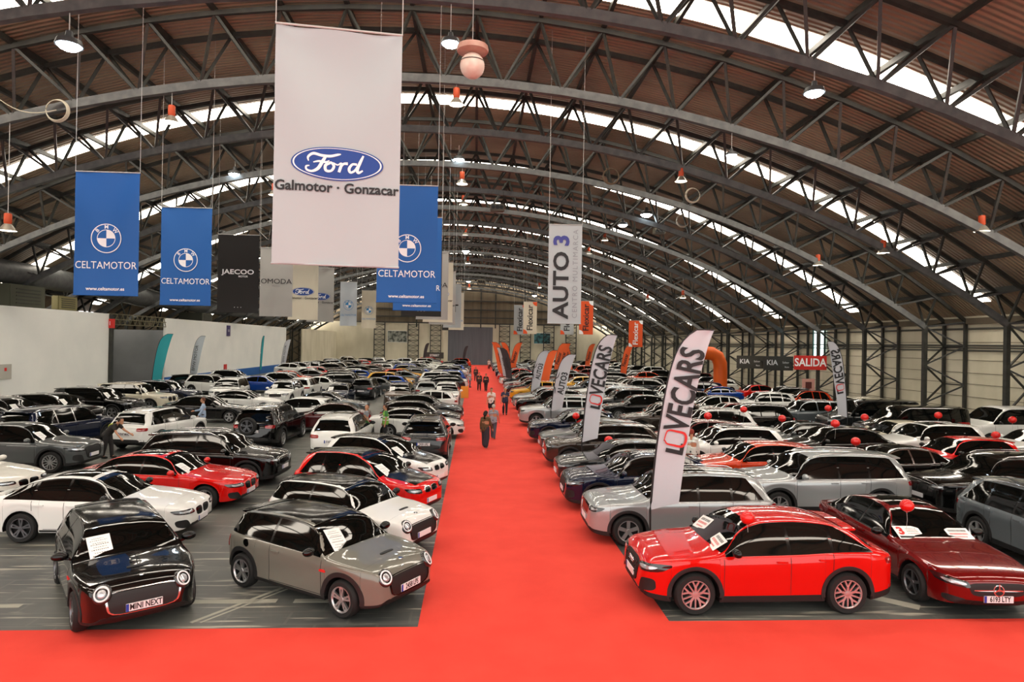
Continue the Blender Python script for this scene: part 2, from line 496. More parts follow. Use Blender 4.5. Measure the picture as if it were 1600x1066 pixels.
def parts_for(kind, res=.06):
    """list of (name, mesh, material key, sublist of the same)"""
    c = Car(kind, res)
    k = c.k; L, Wd, H = c.L, c.W, c.H
    X = lambda d: L / 2 - d
    P = [('body', c.body, 'body', [])]
    def add(name, fn, m, sub=None):
        bm = bmesh.new(); fn(bm)
        me = mesh_of(bm, kind + '_' + name, angle=60)
        P.append((name, me, m, sub or []))
    # glass
    def ws(bm):
        a, b = k['cowl'] + .02, k['rf'] - .0
        def fn(i, j):
            d = a + (b - a) * i
            y = (c.info(d)[3] - (.045 if kind != 'mini' else .012))
            yy = (2 * j - 1) * y
            return X(d + .07 * (1 - i) * (yy / y) ** 2 if True else d), yy
        c.grid(bm, 'top', fn, 10, 12)
    add('windscreen', ws, 'glass')
    def rw(bm):
        a, b = k['rr'] + .05, k['rw'] - .02
        def fn(i, j):
            d = a + (b - a) * i
            return X(d), (2 * j - 1) * (c.info(d)[3] - .09)
        c.grid(bm, 'top', fn, 10, 10)
    add('rear_window', rw, 'glass')
    for sd in ('left', 'right'):
        lo, hi, d0 = c.win_curves(sd)
        tl, th, t0 = c.win_curves(sd, .02)
        e = k['wend'] - .02
        def tr(bm):
            c.grid(bm, sd, lambda i, j: (X(t0 + (e + .04 - t0) * i), tl(t0 + (e + .04 - t0) * i) + max(.004, th(t0 + (e + .04 - t0) * i) - tl(t0 + (e + .04 - t0) * i)) * j), 30, 5, off=.003)
        add('window_trim', tr, 'trim')
        cuts = [d0] + [q for q in k['splits'] if q < e - .2] + [e]
        for n in range(len(cuts) - 1):
            a = cuts[n] + (.03 if n else 0); b = cuts[n + 1] - (.03 if n < len(cuts) - 2 else 0)
            def sw(bm):
                c.grid(bm, sd, lambda i, j: (X(a + (b - a) * i), lo(a + (b - a) * i) + max(.004, hi(a + (b - a) * i) - lo(a + (b - a) * i)) * j), 12, 5)
            add('side_window', sw, 'glass')
    # lights, grille
    f = FRONT.get(kind, FRONT['suv'])
    for sg in (1, -1):
        q = [(sg * u, v) for (u, v) in f['lamp']]
        nn = f.get('lamp_n', 5)
        bm = bmesh.new()
        if f.get('round'):
            p_, n_ = c.hit('front', sg * .555, .725)
            nz = Vector((.80, sg * .30, .52)).normalized()
            ex = Vector((0, 0, 1)).cross(nz).normalized(); ey = nz.cross(ex)
            p_ = p_ - nz * .016
            def dome(bm, prof):
                rr = []
                for (r_, h_) in prof:
                    rr.append([bm.verts.new(p_ + (ex * math.cos(2 * PI * i / 32) + ey * 1.12 * math.sin(2 * PI * i / 32)) * r_ + nz * h_) for i in range(32)])
                for a_ in range(len(rr) - 1):
                    for i in range(32):
                        j = (i + 1) % 32
                        bm.faces.new((rr[a_][i], rr[a_][j], rr[a_ + 1][j], rr[a_ + 1][i]))
            dome(bm, [(.106, .02), (.106, .034), (.099, .042), (.090, .044), (.083, .036)])
            sub = [('light_ring', mesh_of(bm, kind + '_light_ring', angle=60), 'chrome_lens')]
            bm = bmesh.new(); dome(bm, [(.060, .034), (.054, .046), (.03, .05), (.001, .05)]); sub.append(('projector', mesh_of(bm, kind + '_projector', angle=60), 'lens'))
            add('headlight', lambda bm: dome(bm, [(.132, -.09), (.132, .010), (.122, .026), (.1, .034), (.05, .036), (.001, .036)]), 'lampdark', sub)
            continue
        else:
            cx = sum(p[0] for p in q) / 4; cz = sum(p[1] for p in q) / 4
            q2 = [(cx + (u - cx) * .72, cz + (v - cz) * .45 + .0) for (u, v) in q]
            c.blob(bm, 'front', q2, n=3, off=.011)
            sub = [('light_reflector', mesh_of(bm, kind + '_light_reflector', angle=60), 'lens')]
        add('headlight', lambda bm: c.blob(bm, 'front', q, n=nn, off=.008, rings=5), 'lampdark', sub)
    for (nm, q, n, m) in f['grilles']:
        add(nm, lambda bm: c.blob(bm, 'front', q, n=n, off=.007, rings=5, seg=32), m)
    for (nm, q, n, m, hole) in f.get('rings', []):
        add(nm, lambda bm: c.blob(bm, 'front', q, n=n, off=.016, rings=1, seg=36, hole=hole), m)
    r = REAR.get(kind, REAR['suv'])
    for sg in (1, -1):
        q = [(sg * u, v) for (u, v) in r['lamp']]
        add('tail_light', lambda bm: c.blob(bm, 'rear', q, n=6, off=.01), 'tail')
    for (nm, q, n, m) in r.get('extra', []):
        add(nm, lambda bm: c.blob(bm, 'rear', q, n=n, off=.007, rings=5), m)
    # plates
    for ax, z, nm in (('front', f['plate'], 'front_plate'), ('rear', r['plate'], 'rear_plate')):
        xs = [c.hit(ax, y, z + dz)[0].x for y in (-.24, 0, .24) for dz in (-.05, .05)]
        x = max(xs) + .008 if ax == 'front' else min(xs) - .008
        def pl(bm): box(bm, (x, 0, z), (.016, .50, .115))
        def eu(bm): box(bm, (x + (.0085 if ax == 'front' else -.0085), (-.23 if ax == 'front' else .23), z), (.004, .04, .112))
        b2 = bmesh.new(); eu(b2)
        add(nm, pl, 'plate', [('country_band', mesh_of(b2, 'country_band'), 'plateblue')])
    # mirrors and handles
    dm = k['cowl'] + .30
    zb, zr, yb, yr, zt = c.info(dm)
    for sg in (1, -1):
        def mr(bm):
            sphere(bm, (X(dm) + .0, sg * (yb + .13), zb + .10), (.085, .125, .075), 14, 8)
            for v in bm.verts:
                if v.co.x < X(dm) - .035: v.co.x = X(dm) - .035
            bar(bm, (X(dm), sg * (yb - .02), zb + .03), (X(dm), sg * (yb + .08), zb + .06), .05, .035)
        add('mirror', mr, 'mirror')
        for n in range(k['doors']):
            dh = (k['splits'] + [9])[n] - .16
            zh = c.info(dh)[0] - .105
            y = c.hit('left', X(dh), zh)[0].y
            def hd(bm): box(bm, (X(dh), sg * (y + .012), zh), (.19, .03, .028))
            add('door_handle', hd, 'handle')
        # door seams
        def sm(bm):
            ends = [k['splits'][n] for n in range(k['doors'])] + [k['cowl'] + .12]
            for de in ends:
                zlo = c.section(de)[0][4][1] + .08; zhi = c.info(de)[0] - .01
                c.grid(bm, 'left' if sg > 0 else 'right', lambda i, j: (X(de) + (j - .5) * .009, zlo + (zhi - zlo) * i), 10, 1, off=.0022)
            a, b = k['cowl'] + .12, ends[0] if k['doors'] == 1 else ends[1]
            zz = c.section((a + b) / 2)[0][4][1] + .08
            c.grid(bm, 'left' if sg > 0 else 'right', lambda i, j: (X(a + (b - a) * i), zz + (j - .5) * .009), 14, 1, off=.0022)
        add('door_seam', sm, 'dark')
        # sill and arch cladding
        sdn = 'left' if sg > 0 else 'right'
        if k.get('clad') or kind == 'mini':
            wd = .065 if kind != 'mini' else .075
            for ax in c.axles:
                def cl(bm):
                    a0 = -12 if True else 0
                    def fn(i, j):
                        an = math.radians(-14 + 208 * i)
                        rr = c.Ra + .004 + wd * j
                        z = max(k['R'] + rr * math.sin(an), c.under(ax) + .07)
                        return X(ax) + rr * math.cos(an), z
                    c.grid(bm, sdn, fn, 26, 2, off=.012)
                add('wheel_arch_trim', cl, 'clad')
        def sl(bm):
            a, b = c.axles[0] + c.Ra + .02, c.axles[1] - c.Ra - .02
            hgt = .17 if k.get('clad') else .05
            c.grid(bm, sdn, lambda i, j: (X(a + (b - a) * i), c.section(a + (b - a) * i)[0][4][1] - .025 + (hgt + .035) * j), 14, 2, off=.01)
        if not (k.get('clad') or kind == 'mini'): add('side_skirt', sl, 'clad')
        if k.get('rails'):
            def rl(bm):
                pts = []
                for i in range(13):
                    d = k['rf'] + .1 + (k['rr'] - k['rf'] - .2) * i / 12
                    _, zr_, _, yr_, _ = c.info(d)
                    h = c.hit('top', X(d), sg * (yr_ - .06))[0]
                    pts.append((h.x, h.y, h.z + (.035 if 0 < i < 12 else 0)))
                tube(bm, pts, .014, 6)
            add('roof_rail', rl, 'rail')
    def roofp(bm):
        a, b = k['rf'] + .015, k['rr'] + .02
        c.grid(bm, 'top', lambda i, j: (X(a + (b - a) * i), (2 * j - 1) * (c.info(a + (b - a) * i)[3] + .0)), 14, 8, off=.005)
    if kind in ('mini', 'city'): add('roof_panel', roofp, 'roofblack')
    if kind == 'city':
        add('bonnet', lambda bm: c.grid(bm, 'top', lambda i, j: (X(.2 + .86 * i), (2 * j - 1) * (.50 + .16 * i)), 10, 8, off=.005), 'roofblack')
    if kind in ('sedan', 'suv', 'coupe_sedan'):
        a, b = k['rf'] + .12, k['rf'] + .95
        add('sunroof', lambda bm: c.grid(bm, 'top', lambda i, j: (X(a + (b - a) * i), (2 * j - 1) * .42), 8, 8, off=.004), 'glass')
    if kind in ('suv', 'large_suv', 'hatch', 'coupe_suv', 'mini', 'city'):
        d = k['rr'] + (.06 if kind != 'coupe_suv' else .18)
        def sp(bm):
            yr_ = c.info(d - .1)[3] - .05
            z = c.hit('top', X(d - .1), 0)[0].z
            for sg in (1,):
                v = []
                for (dx, dz) in ((.10, .012), (-.14, -.005), (-.13, -.03), (.06, -.04)):
                    v.append([bm.verts.new((X(d) + dx, yr_ * t * (1 if dx > 0 else .97), z + dz - .03 * abs(t) ** 3)) for t in (-1, -.6, 0, .6, 1)])
                for i in range(4):
                    A, B = v[i], v[(i + 1) % 4]
                    for j in range(4): bm.faces.new((A[j], A[j + 1], B[j + 1], B[j]))
                bm.faces.new([r_[0] for r_ in v]); bm.faces.new([r_[-1] for r_ in v][::-1])
        add('roof_spoiler', sp, 'paint' if kind not in ('mini', 'city') else 'roofblack')
    if kind == 'mini':
        for sdn in ('left', 'right'):
            add('side_vent', lambda bm: c.blob(bm, sdn, [(X(1.26), .70), (X(1.10), .70), (X(1.12), .745), (X(1.24), .745)], n=5, off=.012, seg=16, rings=2), 'red')
        add('fuel_cap', lambda bm: c.blob(bm, 'right', [(X(3.19), .79), (X(3.05), .79), (X(3.05), .93), (X(3.19), .93)], n=2, off=.01, seg=20, rings=2), 'black')
        add('bonnet_scoop', lambda bm: c.blob(bm, 'top', [(X(.50), -.16), (X(.50), .16), (X(.56), .16), (X(.56), -.16)], n=4, off=.012), 'dark')
    # wheels
    tyre, rim = wheel_meshes(k['R'], RIMS.get(kind, 'five'))
    for a in c.axles:
        for sg in (1, -1):
            P.append(('wheel', tyre, 'tyre', [('rim', rim, 'rim')], (X(a), sg * (Wd / 2 - .115), k['R'], 0 if sg < 0 else PI)))
    c.P = P
    return c, P

RIMS = {'mini': 'double', 'sedan': 'double', 'coupe_suv': 'vee', 'coupe_sedan': 'star', 'suv': 'five', 'large_suv': 'double', 'hatch': 'multi', 'city': 'multi', 'van': 'five'}
_wheels = {}
def wheel_meshes(R, style):
    """outer face towards -y"""
    if (R, style) in _wheels: return _wheels[(R, style)]
    bm = bmesh.new(); w = .105; r = R * .70
    lathe(bm, [(r - .01, w - .02), (r + .005, w), (R - .035, w + .004), (R - .008, w - .03), (R, w - .06), (R, -w + .06), (R - .008, -w + .03), (R - .035, -w - .004), (r + .005, -w), (r - .01, -w + .02), (r - .012, w - .02)], 'y', 36)
    lathe(bm, [(r - .011, .0), (.001, .0)], 'y', 36)
    tyre = mesh_of(bm, 'tyre', angle=40)
    bm = bmesh.new()
    lathe(bm, [(r - .004, -w + .012), (r - .004, -w - .003), (r - .016, -w - .003), (r - .03, -w + .02), (r - .012, -w + .05)], 'y', 36)
    lathe(bm, [(.001, -w + .004), (.045, -w + .006), (.055, -w + .03), (.055, -w + .06)], 'y', 16)
    def spoke(a, r1, w1, r2, w2, a2=None, dep=.035):
        a2 = a if a2 is None else a2
        p = Vector((math.cos(a), 0, math.sin(a))); q = Vector((math.cos(a2), 0, math.sin(a2)))
        A = p * r1 + Vector((0, -w + .014, 0)); B = q * r2 + Vector((0, -w + .006, 0))
        d = (B - A).normalized(); sd = d.cross(Vector((0, 1, 0))).normalized()
        vs = []
        for (c, ww) in ((A, w1), (B, w2)):
            for (i, j) in ((-1, 0), (1, 0), (1, 1), (-1, 1)):
                vs.append(bm.verts.new(c + sd * (i * ww / 2) + Vector((0, j * dep, 0))))
        bm.faces.new(vs[:4]); bm.faces.new(vs[4:][::-1])
        for i in range(4):
            j = (i + 1) % 4
            bm.faces.new((vs[i], vs[i + 4], vs[j + 4], vs[j]))
    ro = r - .012
    for i in range(5):
        a = 2 * PI * i / 5 + PI / 2
        if style == 'five': spoke(a, .03, .075, ro, .085)
        elif style == 'star': spoke(a - .12, .03, .05, ro, .022, a - .035); spoke(a + .12, .03, .05, ro, .022, a + .035)
        elif style == 'double': spoke(a - .2, .04, .035, ro, .03, a - .17); spoke(a + .2, .04, .035, ro, .03, a + .17); spoke(a - .17, ro - .02, .03, ro - .02, .03, a + .17)
        elif style == 'vee': spoke(a, .03, .045, ro * .55, .04); spoke(a, ro * .5, .034, ro, .026, a - .24); spoke(a, ro * .5, .034, ro, .026, a + .24); spoke(a + PI / 5, .04, .03, ro, .022)
        else: spoke(a, .03, .045, ro, .035); spoke(a + PI / 5, .03, .045, ro, .035)
    rim = mesh_of(bm, 'rim', angle=40)
    _wheels[(R, style)] = (tyre, rim)
    return tyre, rim

FRONT = {
 'mini': dict(lamp=[(.44, .60), (.72, .60), (.72, .88), (.44, .88)], lamp_n=2, round=True, plate=.47,
    grilles=[('grille', [(-.46, .40), (.46, .40), (.52, .71), (-.52, .71)], 5, 'dark'), ('lower_intake', [(-.56, .27), (.56, .27), (.60, .38), (-.60, .38)], 6, 'dark')],
    rings=[('grille_surround', [(-.48, .385), (.48, .385), (.54, .735), (-.54, .735)], 5, 'surround', .945)]),
 'sedan': dict(lamp=[(.40, .58), (.80, .60), (.84, .70), (.42, .68)], plate=.40,
    grilles=[('grille', [(.03, .47), (.30, .49), (.34, .66), (.03, .67)], 3.5, 'black'), ('grille', [(-.30, .49), (-.03, .47), (-.03, .67), (-.34, .66)], 3.5, 'black'),
             ('lower_intake', [(-.40, .26), (.40, .26), (.48, .36), (-.48, .36)], 5, 'dark'), ('side_intake', [(.55, .28), (.78, .30), (.80, .47), (.66, .48)], 4, 'dark'), ('side_intake', [(-.78, .30), (-.55, .28), (-.66, .48), (-.80, .47)], 4, 'dark')]),
 'coupe_sedan': dict(lamp=[(.46, .56), (.84, .60), (.88, .735), (.50, .67)], plate=.385,
    grilles=[('grille', [(-.44, .425), (.44, .425), (.52, .645), (-.52, .645)], 5, 'dark'), ('lower_intake', [(-.44, .25), (.44, .25), (.40, .33), (-.40, .33)], 5, 'dark'),
             ('side_intake', [(.50, .27), (.80, .30), (.80, .42), (.54, .38)], 4, 'dark'), ('side_intake', [(-.80, .30), (-.50, .27), (-.54, .38), (-.80, .42)], 4, 'dark')],
    rings=[('grille_bar', [(-.42, .518), (.42, .518), (.42, .540), (-.42, .540)], 5, 'chrome', .1), ('star_emblem', [(-.095, .435), (.095, .435), (.095, .625), (-.095, .625)], 2, 'chrome', .84)]),
 'coupe_suv': dict(lamp=[(.45, .685), (.84, .71), (.90, .865), (.43, .80)], lamp_n=5, plate=.52,
    grilles=[('grille', [(-.36, .42), (.36, .42), (.44, .80), (-.44, .80)], 4.5, 'dark'), ('lower_intake', [(-.60, .26), (.60, .26), (.52, .37), (-.52, .37)], 6, 'dark'),
             ('side_intake', [(.54, .36), (.80, .38), (.80, .60), (.62, .58)], 4, 'dark'), ('side_intake', [(-.80, .38), (-.54, .36), (-.62, .58), (-.80, .60)], 4, 'dark')],
    rings=[('grille_surround', [(-.38, .40), (.38, .40), (.46, .82), (-.46, .82)], 4.5, 'dark', .93)]),
 'suv': dict(lamp=[(.46, .74), (.80, .76), (.84, .87), (.46, .85)], plate=.52,
    grilles=[('grille', [(-.40, .62), (.40, .62), (.45, .83), (-.45, .83)], 5, 'black'), ('lower_intake', [(-.62, .27), (.62, .27), (.56, .42), (-.56, .42)], 5, 'dark')],
    rings=[('grille_surround', [(-.42, .60), (.42, .60), (.47, .85), (-.47, .85)], 5, 'chrome', .94)]),
 'large_suv': dict(lamp=[(.46, .82), (.82, .84), (.85, .94), (.46, .93)], plate=.55,
    grilles=[('grille', [(.03, .64), (.38, .64), (.40, .92), (.03, .92)], 4, 'black'), ('grille', [(-.38, .64), (-.03, .64), (-.03, .92), (-.40, .92)], 4, 'black'), ('lower_intake', [(-.66, .28), (.66, .28), (.58, .46), (-.58, .46)], 5, 'dark')]),
 'hatch': dict(lamp=[(.46, .60), (.80, .62), (.84, .74), (.46, .71)], plate=.43,
    grilles=[('grille', [(-.42, .58), (.42, .58), (.44, .68), (-.44, .68)], 5, 'black'), ('lower_intake', [(-.62, .25), (.62, .25), (.56, .37), (-.56, .37)], 5, 'dark')]),
 'city': dict(lamp=[(.44, .68), (.78, .72), (.82, .84), (.46, .80)], plate=.46,
    grilles=[('grille', [(.03, .66), (.32, .68), (.30, .80), (.03, .80)], 3, 'black'), ('grille', [(-.32, .68), (-.03, .66), (-.03, .80), (-.30, .80)], 3, 'black'), ('lower_intake', [(-.60, .27), (.60, .27), (.52, .37), (-.52, .37)], 5, 'dark')],
    rings=[('grille_surround', [(.02, .65), (.33, .67), (.31, .81), (.02, .81)], 3, 'chrome', .88), ('grille_surround', [(-.33, .67), (-.02, .65), (-.02, .81), (-.31, .81)], 3, 'chrome', .88)]),
 'van': dict(lamp=[(.50, .74), (.84, .78), (.86, .98), (.52, .90)], plate=.46,
    grilles=[('grille', [(-.46, .70), (.46, .70), (.48, .88), (-.48, .88)], 5, 'black'), ('lower_intake', [(-.66, .28), (.66, .28), (.6, .40), (-.6, .40)], 5, 'dark')]),
}
REAR = {
 'mini': dict(lamp=[(.55, .66), (.74, .66), (.74, .90), (.55, .90)], plate=.62),
 'sedan': dict(lamp=[(.46, .74), (.82, .74), (.82, .86), (.46, .84)], plate=.60, extra=[('rear_diffuser', [(-.6, .36), (.6, .36), (.62, .50), (-.62, .50)], 5, 'dark')]),
 'coupe_sedan': dict(lamp=[(.46, .74), (.82, .74), (.82, .86), (.46, .84)], plate=.60),
 'coupe_suv': dict(lamp=[(.40, .86), (.84, .86), (.84, .98), (.40, .94)], plate=.66, extra=[('rear_bumper', [(-.8, .36), (.8, .36), (.8, .52), (-.8, .52)], 6, 'clad')]),
 'suv': dict(lamp=[(.48, .84), (.84, .84), (.84, .98), (.48, .96)], plate=.72, extra=[('rear_bumper', [(-.78, .36), (.78, .36), (.78, .52), (-.78, .52)], 6, 'clad')]),
 'large_suv': dict(lamp=[(.50, .90), (.86, .90), (.86, 1.04), (.50, 1.02)], plate=.78, extra=[('rear_bumper', [(-.8, .36), (.8, .36), (.8, .52), (-.8, .52)], 6, 'clad')]),
 'hatch': dict(lamp=[(.48, .74), (.82, .74), (.82, .88), (.48, .86)], plate=.60),
 'city': dict(lamp=[(.46, .76), (.80, .76), (.80, .90), (.46, .88)], plate=.62),
 'van': dict(lamp=[(.80, .80), (.93, .80), (.93, 1.25), (.80, 1.25)], plate=.62),
}

_proto = {}
def proto(kind):
    if kind not in _proto: _proto[kind] = parts_for(kind)
    return _proto[kind]

NAMES = {'mini': 'small_hatchback_car', 'sedan': 'sedan_car', 'coupe_sedan': 'sedan_car', 'coupe_suv': 'suv_car', 'suv': 'suv_car', 'large_suv': 'suv_car', 'hatch': 'hatchback_car', 'city': 'hatchback_car', 'van': 'van'}

def part_material(key, col, kind, o):
    return {'glass': glass, 'trim': o.get('trim', gloss_black), 'lens': lamp_lens, 'chrome_lens': ring_white, 'lampdark': lamp_dark, 'black': gloss_black, 'dark': darkplast,
            'chrome': chrome, 'surround': o.get('surround', gloss_black), 'red': ink_red, 'tail': tail_red, 'clad': cladplast if kind not in ('sedan', 'coupe_sedan', 'hatch', 'van') else darkplast, 'plate': plate_white, 'plateblue': plate_blue,
            'mirror': paint(col) if not o.get('dark_mirror') else gloss_black, 'handle': paint(col), 'rail': o.get('rail', chrome), 'roofblack': o.get('roof', gloss_black),
            'paint': paint(col), 'tyre': rubber, 'rim': o.get('rim', rim_silver)}[key]

def place(me, name, m, parent, slot_mats=None):
    o = bpy.data.objects.new(name, me)
    if len(me.materials) == 0:
        for _ in (slot_mats or [m]): me.materials.append(m)
    for i, sm in enumerate(slot_mats or [m]):
        o.material_slots[i].link = 'OBJECT'
        o.material_slots[i].material = sm
    COL.objects.link(o)
    if parent: o.parent = parent
    return o

def make_car(kind, col, x, y, deg, label, group=None, **o):
    """heading deg: 0 faces +x, 90 faces +y"""
    c, P = proto(kind)
    root = empty(NAMES[kind], (x, y, 0), math.radians(deg))
    tag(root, label, 'van' if kind == 'van' else 'car', group)
    skip = o.get('skip', ())
    small = o.get('small', False)
    for it in P:
        name, me, key, sub = it[:4]
        if name in skip or (small and name in ('door_seam', 'door_handle', 'lower_intake', 'side_intake', 'side_skirt', 'window_trim', 'rear_bumper', 'sunroof', 'wheel_arch_trim')): continue
        if name == 'roof_panel' and not o.get('roof_on', True): continue
        if key == 'body':
            place(me, name, None, root, [paint(col), darkplast]); continue
        w = place(me, name, part_material(key, col, kind, o), root)
        if len(it) > 4:
            w.location = it[4][:3]; w.rotation_euler = (0, 0, it[4][3])
        if small and name != 'wheel': continue
        for (sn, sme, sk) in sub:
            place(sme, sn, part_material(sk, col, kind, o), w)
    return root, c

def local_to_world(root, p):
    return Matrix.Translation(root.location) @ Matrix.Rotation(root.rotation_euler.z, 4, 'Z') @ Vector(p)

_sheet = {}
def sheet_mesh(style):
    if style in _sheet: return _sheet[style]
    bm = bmesh.new()
    w, h = {'tall': (.34, .46), 'wide': (.46, .30), 'three': (.50, .34)}[style]
    box(bm, (0, 0, 0), (w, h, .004))
    rnd = random.Random(3)
    def strip(cx, cy, sx, sy, mi):
        v = [bm.verts.new((cx + a * sx / 2, cy + b * sy / 2, .0032)) for (a, b) in ((-1, -1), (1, -1), (1, 1), (-1, 1))]
        f = bm.faces.new(v); f.material_index = mi
    def words(cx, cy, wd, ht, mi):
        x = cx - wd / 2
        while x < cx + wd / 2 - .008:
            l = min(rnd.uniform(.008, .024), cx + wd / 2 - x)
            strip(x + l / 2, cy, l, ht, mi); x += l + .012
    if style == 'tall':
        for i, yy in enumerate((.17, .13, .08, .05, 0, -.05, -.11, -.16)):
            words(0, yy, w * (.75 if i % 2 else .55), .014 if i in (3, 5) else .009, 1)
    elif style == 'wide':
        words(0, .075, w * .75, .055, 1); words(0, -.01, w * .8, .05, 2); words(0, -.09, w * .55, .03, 2)
    else:
        for f in text_into(bm, '3', .26, (-.14, .03, .0032), (1, 0, 0), (0, 1, 0), bold=.012): f.material_index = 2
        for i, yy in enumerate((.10, .06, .02, -.03)): words(.09, yy, .22, .016, 2 if i % 2 else 1)
        strip(0, -.12, w * .9, .05, 1)
    me = mesh_of(bm, 'price_sheet', smooth=False)
    for m in (paper, ink_black, ink_red): me.materials.append(m)
    _sheet[style] = me
    return me

def sheet_on(root, c, name, style='tall', side=-1, label=None, frac=.25, tilt=0, group=None):
    """sheet lying on the windscreen; side -1 = the car's right"""
    k = c.k
    d = k['cowl'] + (k['rf'] - k['cowl']) * (frac + .05)
    y = side * (c.info(d)[3] - .34)
    p, n = c.hit('top', c.L / 2 - d, y)
    p2, _ = c.hit('top', c.L / 2 - d - .1, y)
    vup = (p2 - p).normalized()
    n = (vup.cross(Vector((0, -1, 0)))).normalized()
    if n.z < 0: n = -n
    h = vup.cross(n)
    R = Matrix((h, vup, n)).transposed()
    if tilt: R = R @ Matrix.Rotation(math.radians(tilt), 3, 'Z')
    o = bpy.data.objects.new(name, sheet_mesh(style))
    COL.objects.link(o)
    o.matrix_world = Matrix.Translation(root.location) @ Matrix.Rotation(root.rotation_euler.z, 4, 'Z') @ Matrix.Translation(p + n * .022) @ R.to_4x4()
    tag(o, label, 'price sheet', group)
    return o

def plate_text(root, s, c, kind, ax='front'):
    par = [ch for ch in root.children if ch.name.startswith(ax + '_plate')][0]
    xs = [v.co.x for v in par.data.vertices]; z = sum(v.co.z for v in par.data.vertices) / 8
    x = max(xs) + .003 if ax == 'front' else min(xs) - .003
    bm = bmesh.new()
    sg = 1 if ax == 'front' else -1
    text_into(bm, s, .125, (x, .02 * sg, z), (0, sg, 0), (0, 0, 1), bold=.003, sx=.72)
    link('lettering', mesh_of(bm, 'lettering', False), ink_black, par)

# far cars: one mesh per kind, all parts joined, materials as slots
_far = {}
FAR_KEYS = ['body', 'dark', 'glass', 'tyre', 'rim', 'lens', 'tail', 'plate', 'black']
def far_mesh(kind):
    if kind in _far: return _far[kind]
    c = Car(kind, .22)
    k = c.k; X = lambda d: c.L / 2 - d
    bm = bmesh.new(); bm.from_mesh(c.body)
    for f in bm.faces: f.smooth = True
    def add(fn, mi):
        b = len(bm.faces); fn(bm); bm.faces.ensure_lookup_table()
        for f in bm.faces[b:]: f.material_index = mi; f.smooth = True
    a, b = k['cowl'] + .02, k['rf']
    add(lambda bm: c.grid(bm, 'top', lambda i, j: (X(a + (b - a) * i), (2 * j - 1) * (c.info(a + (b - a) * i)[3] - .05)), 3, 4, off=.012), 2)
    a2, b2 = k['rr'] + .05, k['rw'] - .02
    add(lambda bm: c.grid(bm, 'top', lambda i, j: (X(a2 + (b2 - a2) * i), (2 * j - 1) * (c.info(a2 + (b2 - a2) * i)[3] - .09)), 3, 4, off=.012), 2)
    f, r = FRONT.get(kind), REAR.get(kind)
    for sd, sg in (('left', 1), ('right', -1)):
        lo, hi, d0 = c.win_curves(sd)
        cuts = [d0] + k['splits'][:1] + [k['wend'] - .02]
        for n in range(2):
            p, q = cuts[n] + (.03 if n else 0), cuts[n + 1] - (.03 if not n else 0)
            add(lambda bm: c.grid(bm, sd, lambda i, j: (X(p + (q - p) * i), lo(p + (q - p) * i) + max(.004, hi(p + (q - p) * i) - lo(p + (q - p) * i)) * j), 6, 2, off=.012), 2)
        ql = [(sg * u, v) for (u, v) in f['lamp']]; qt = [(sg * u, v) for (u, v) in r['lamp']]
        add(lambda bm: c.blob(bm, 'front', ql, n=5, off=.012, seg=10, rings=2), 5)
        add(lambda bm: c.blob(bm, 'rear', qt, n=5, off=.012, seg=10, rings=2), 6)
        dm = k['cowl'] + .3; zb, zr, yb, yr, zt = c.info(dm)
        add(lambda bm: sphere(bm, (X(dm), sg * (yb + .12), zb + .1), (.07, .12, .07), 8, 5), 0)
        for ax in c.axles:
            def wh(bm):
                lathe(bm, [(k['R'] * .6, -.1), (k['R'], -.09), (k['R'], .1)], 'y', 16, (X(ax), sg * (c.W / 2 - .115), k['R'])) if sg < 0 else lathe(bm, [(k['R'] * .6, .1), (k['R'], .09), (k['R'], -.1)], 'y', 16, (X(ax), sg * (c.W / 2 - .115), k['R']))
            add(wh, 3)
            add(lambda bm: lathe(bm, [(.01, sg * .09), (k['R'] * .66, sg * .1)], 'y', 16, (X(ax), sg * (c.W / 2 - .115), k['R'])), 4)
    for (nm, q, n, m) in f['grilles'][:2]:
        add(lambda bm: c.blob(bm, 'front', q, n=n, off=.012, seg=12, rings=2), 8)
    xs = c.hit('front', 0, f['plate'])[0].x
    add(lambda bm: box(bm, (xs + .02, 0, f['plate']), (.02, .5, .11)), 7)
    xs2 = c.hit('rear', 0, r['plate'])[0].x
    add(lambda bm: box(bm, (xs2 - .02, 0, r['plate']), (.02, .5, .11)), 7)
    me = bpy.data.meshes.new('far_' + kind)
    bm.to_mesh(me); bm.free()
    me.set_sharp_from_angle(angle=math.radians(45))
    for _ in FAR_KEYS: me.materials.append(None)
    _far[kind] = me
    return me

def far_car(kind, col, x, y, deg, label, group=None):
    o = bpy.data.objects.new(NAMES[kind], far_mesh(kind))
    COL.objects.link(o)
    o.location = (x, y, 0); o.rotation_euler = (0, 0, math.radians(deg))
    for i, m in enumerate([paint(col), darkplast, glass, rubber, rim_silver, lamp_lens, tail_red, plate_white, gloss_black]):
        o.material_slots[i].link = 'OBJECT'; o.material_slots[i].material = m
    tag(o, label, 'van' if kind == 'van' else 'car', group)
    return o
# ------------------------------------------------------------------ the hall
CX = -2.6
Y0, Y1 = -8.0, 131.0
XW_R, XI_R = 29.1, 27.1
XW_L, XI_L = CX - (XW_R - CX), CX - (XI_R - CX)
R_ROOF, Z_ROOF = 51.9, 17.5
PITCH = 6.0
TRUSS_Y = [(k + .2) * PITCH for k in range(1, 22)]
steel = noise_mat('painted_steel', '#262725', '#353630', 3, .5)
steel_lt = noise_mat('galvanised_steel', '#484a4b', '#5c5e5d', 3, .5)
wall_cream = noise_mat('cream_wall', '#cdc6ae', '#ddd6c0', .6, .8, stretch=(1, 1, .4))
wall_white = noise_mat('white_panel', '#e9ebe8', '#f1f2ee', .4, .75)
wall_dark = noise_mat('brown_cladding', '#5b5142', '#6d6250', .5, .8, stretch=(3, 1, .2))
wall_grey = noise_mat('grey_wall', '#7f8183', '#929496', .3, .8)
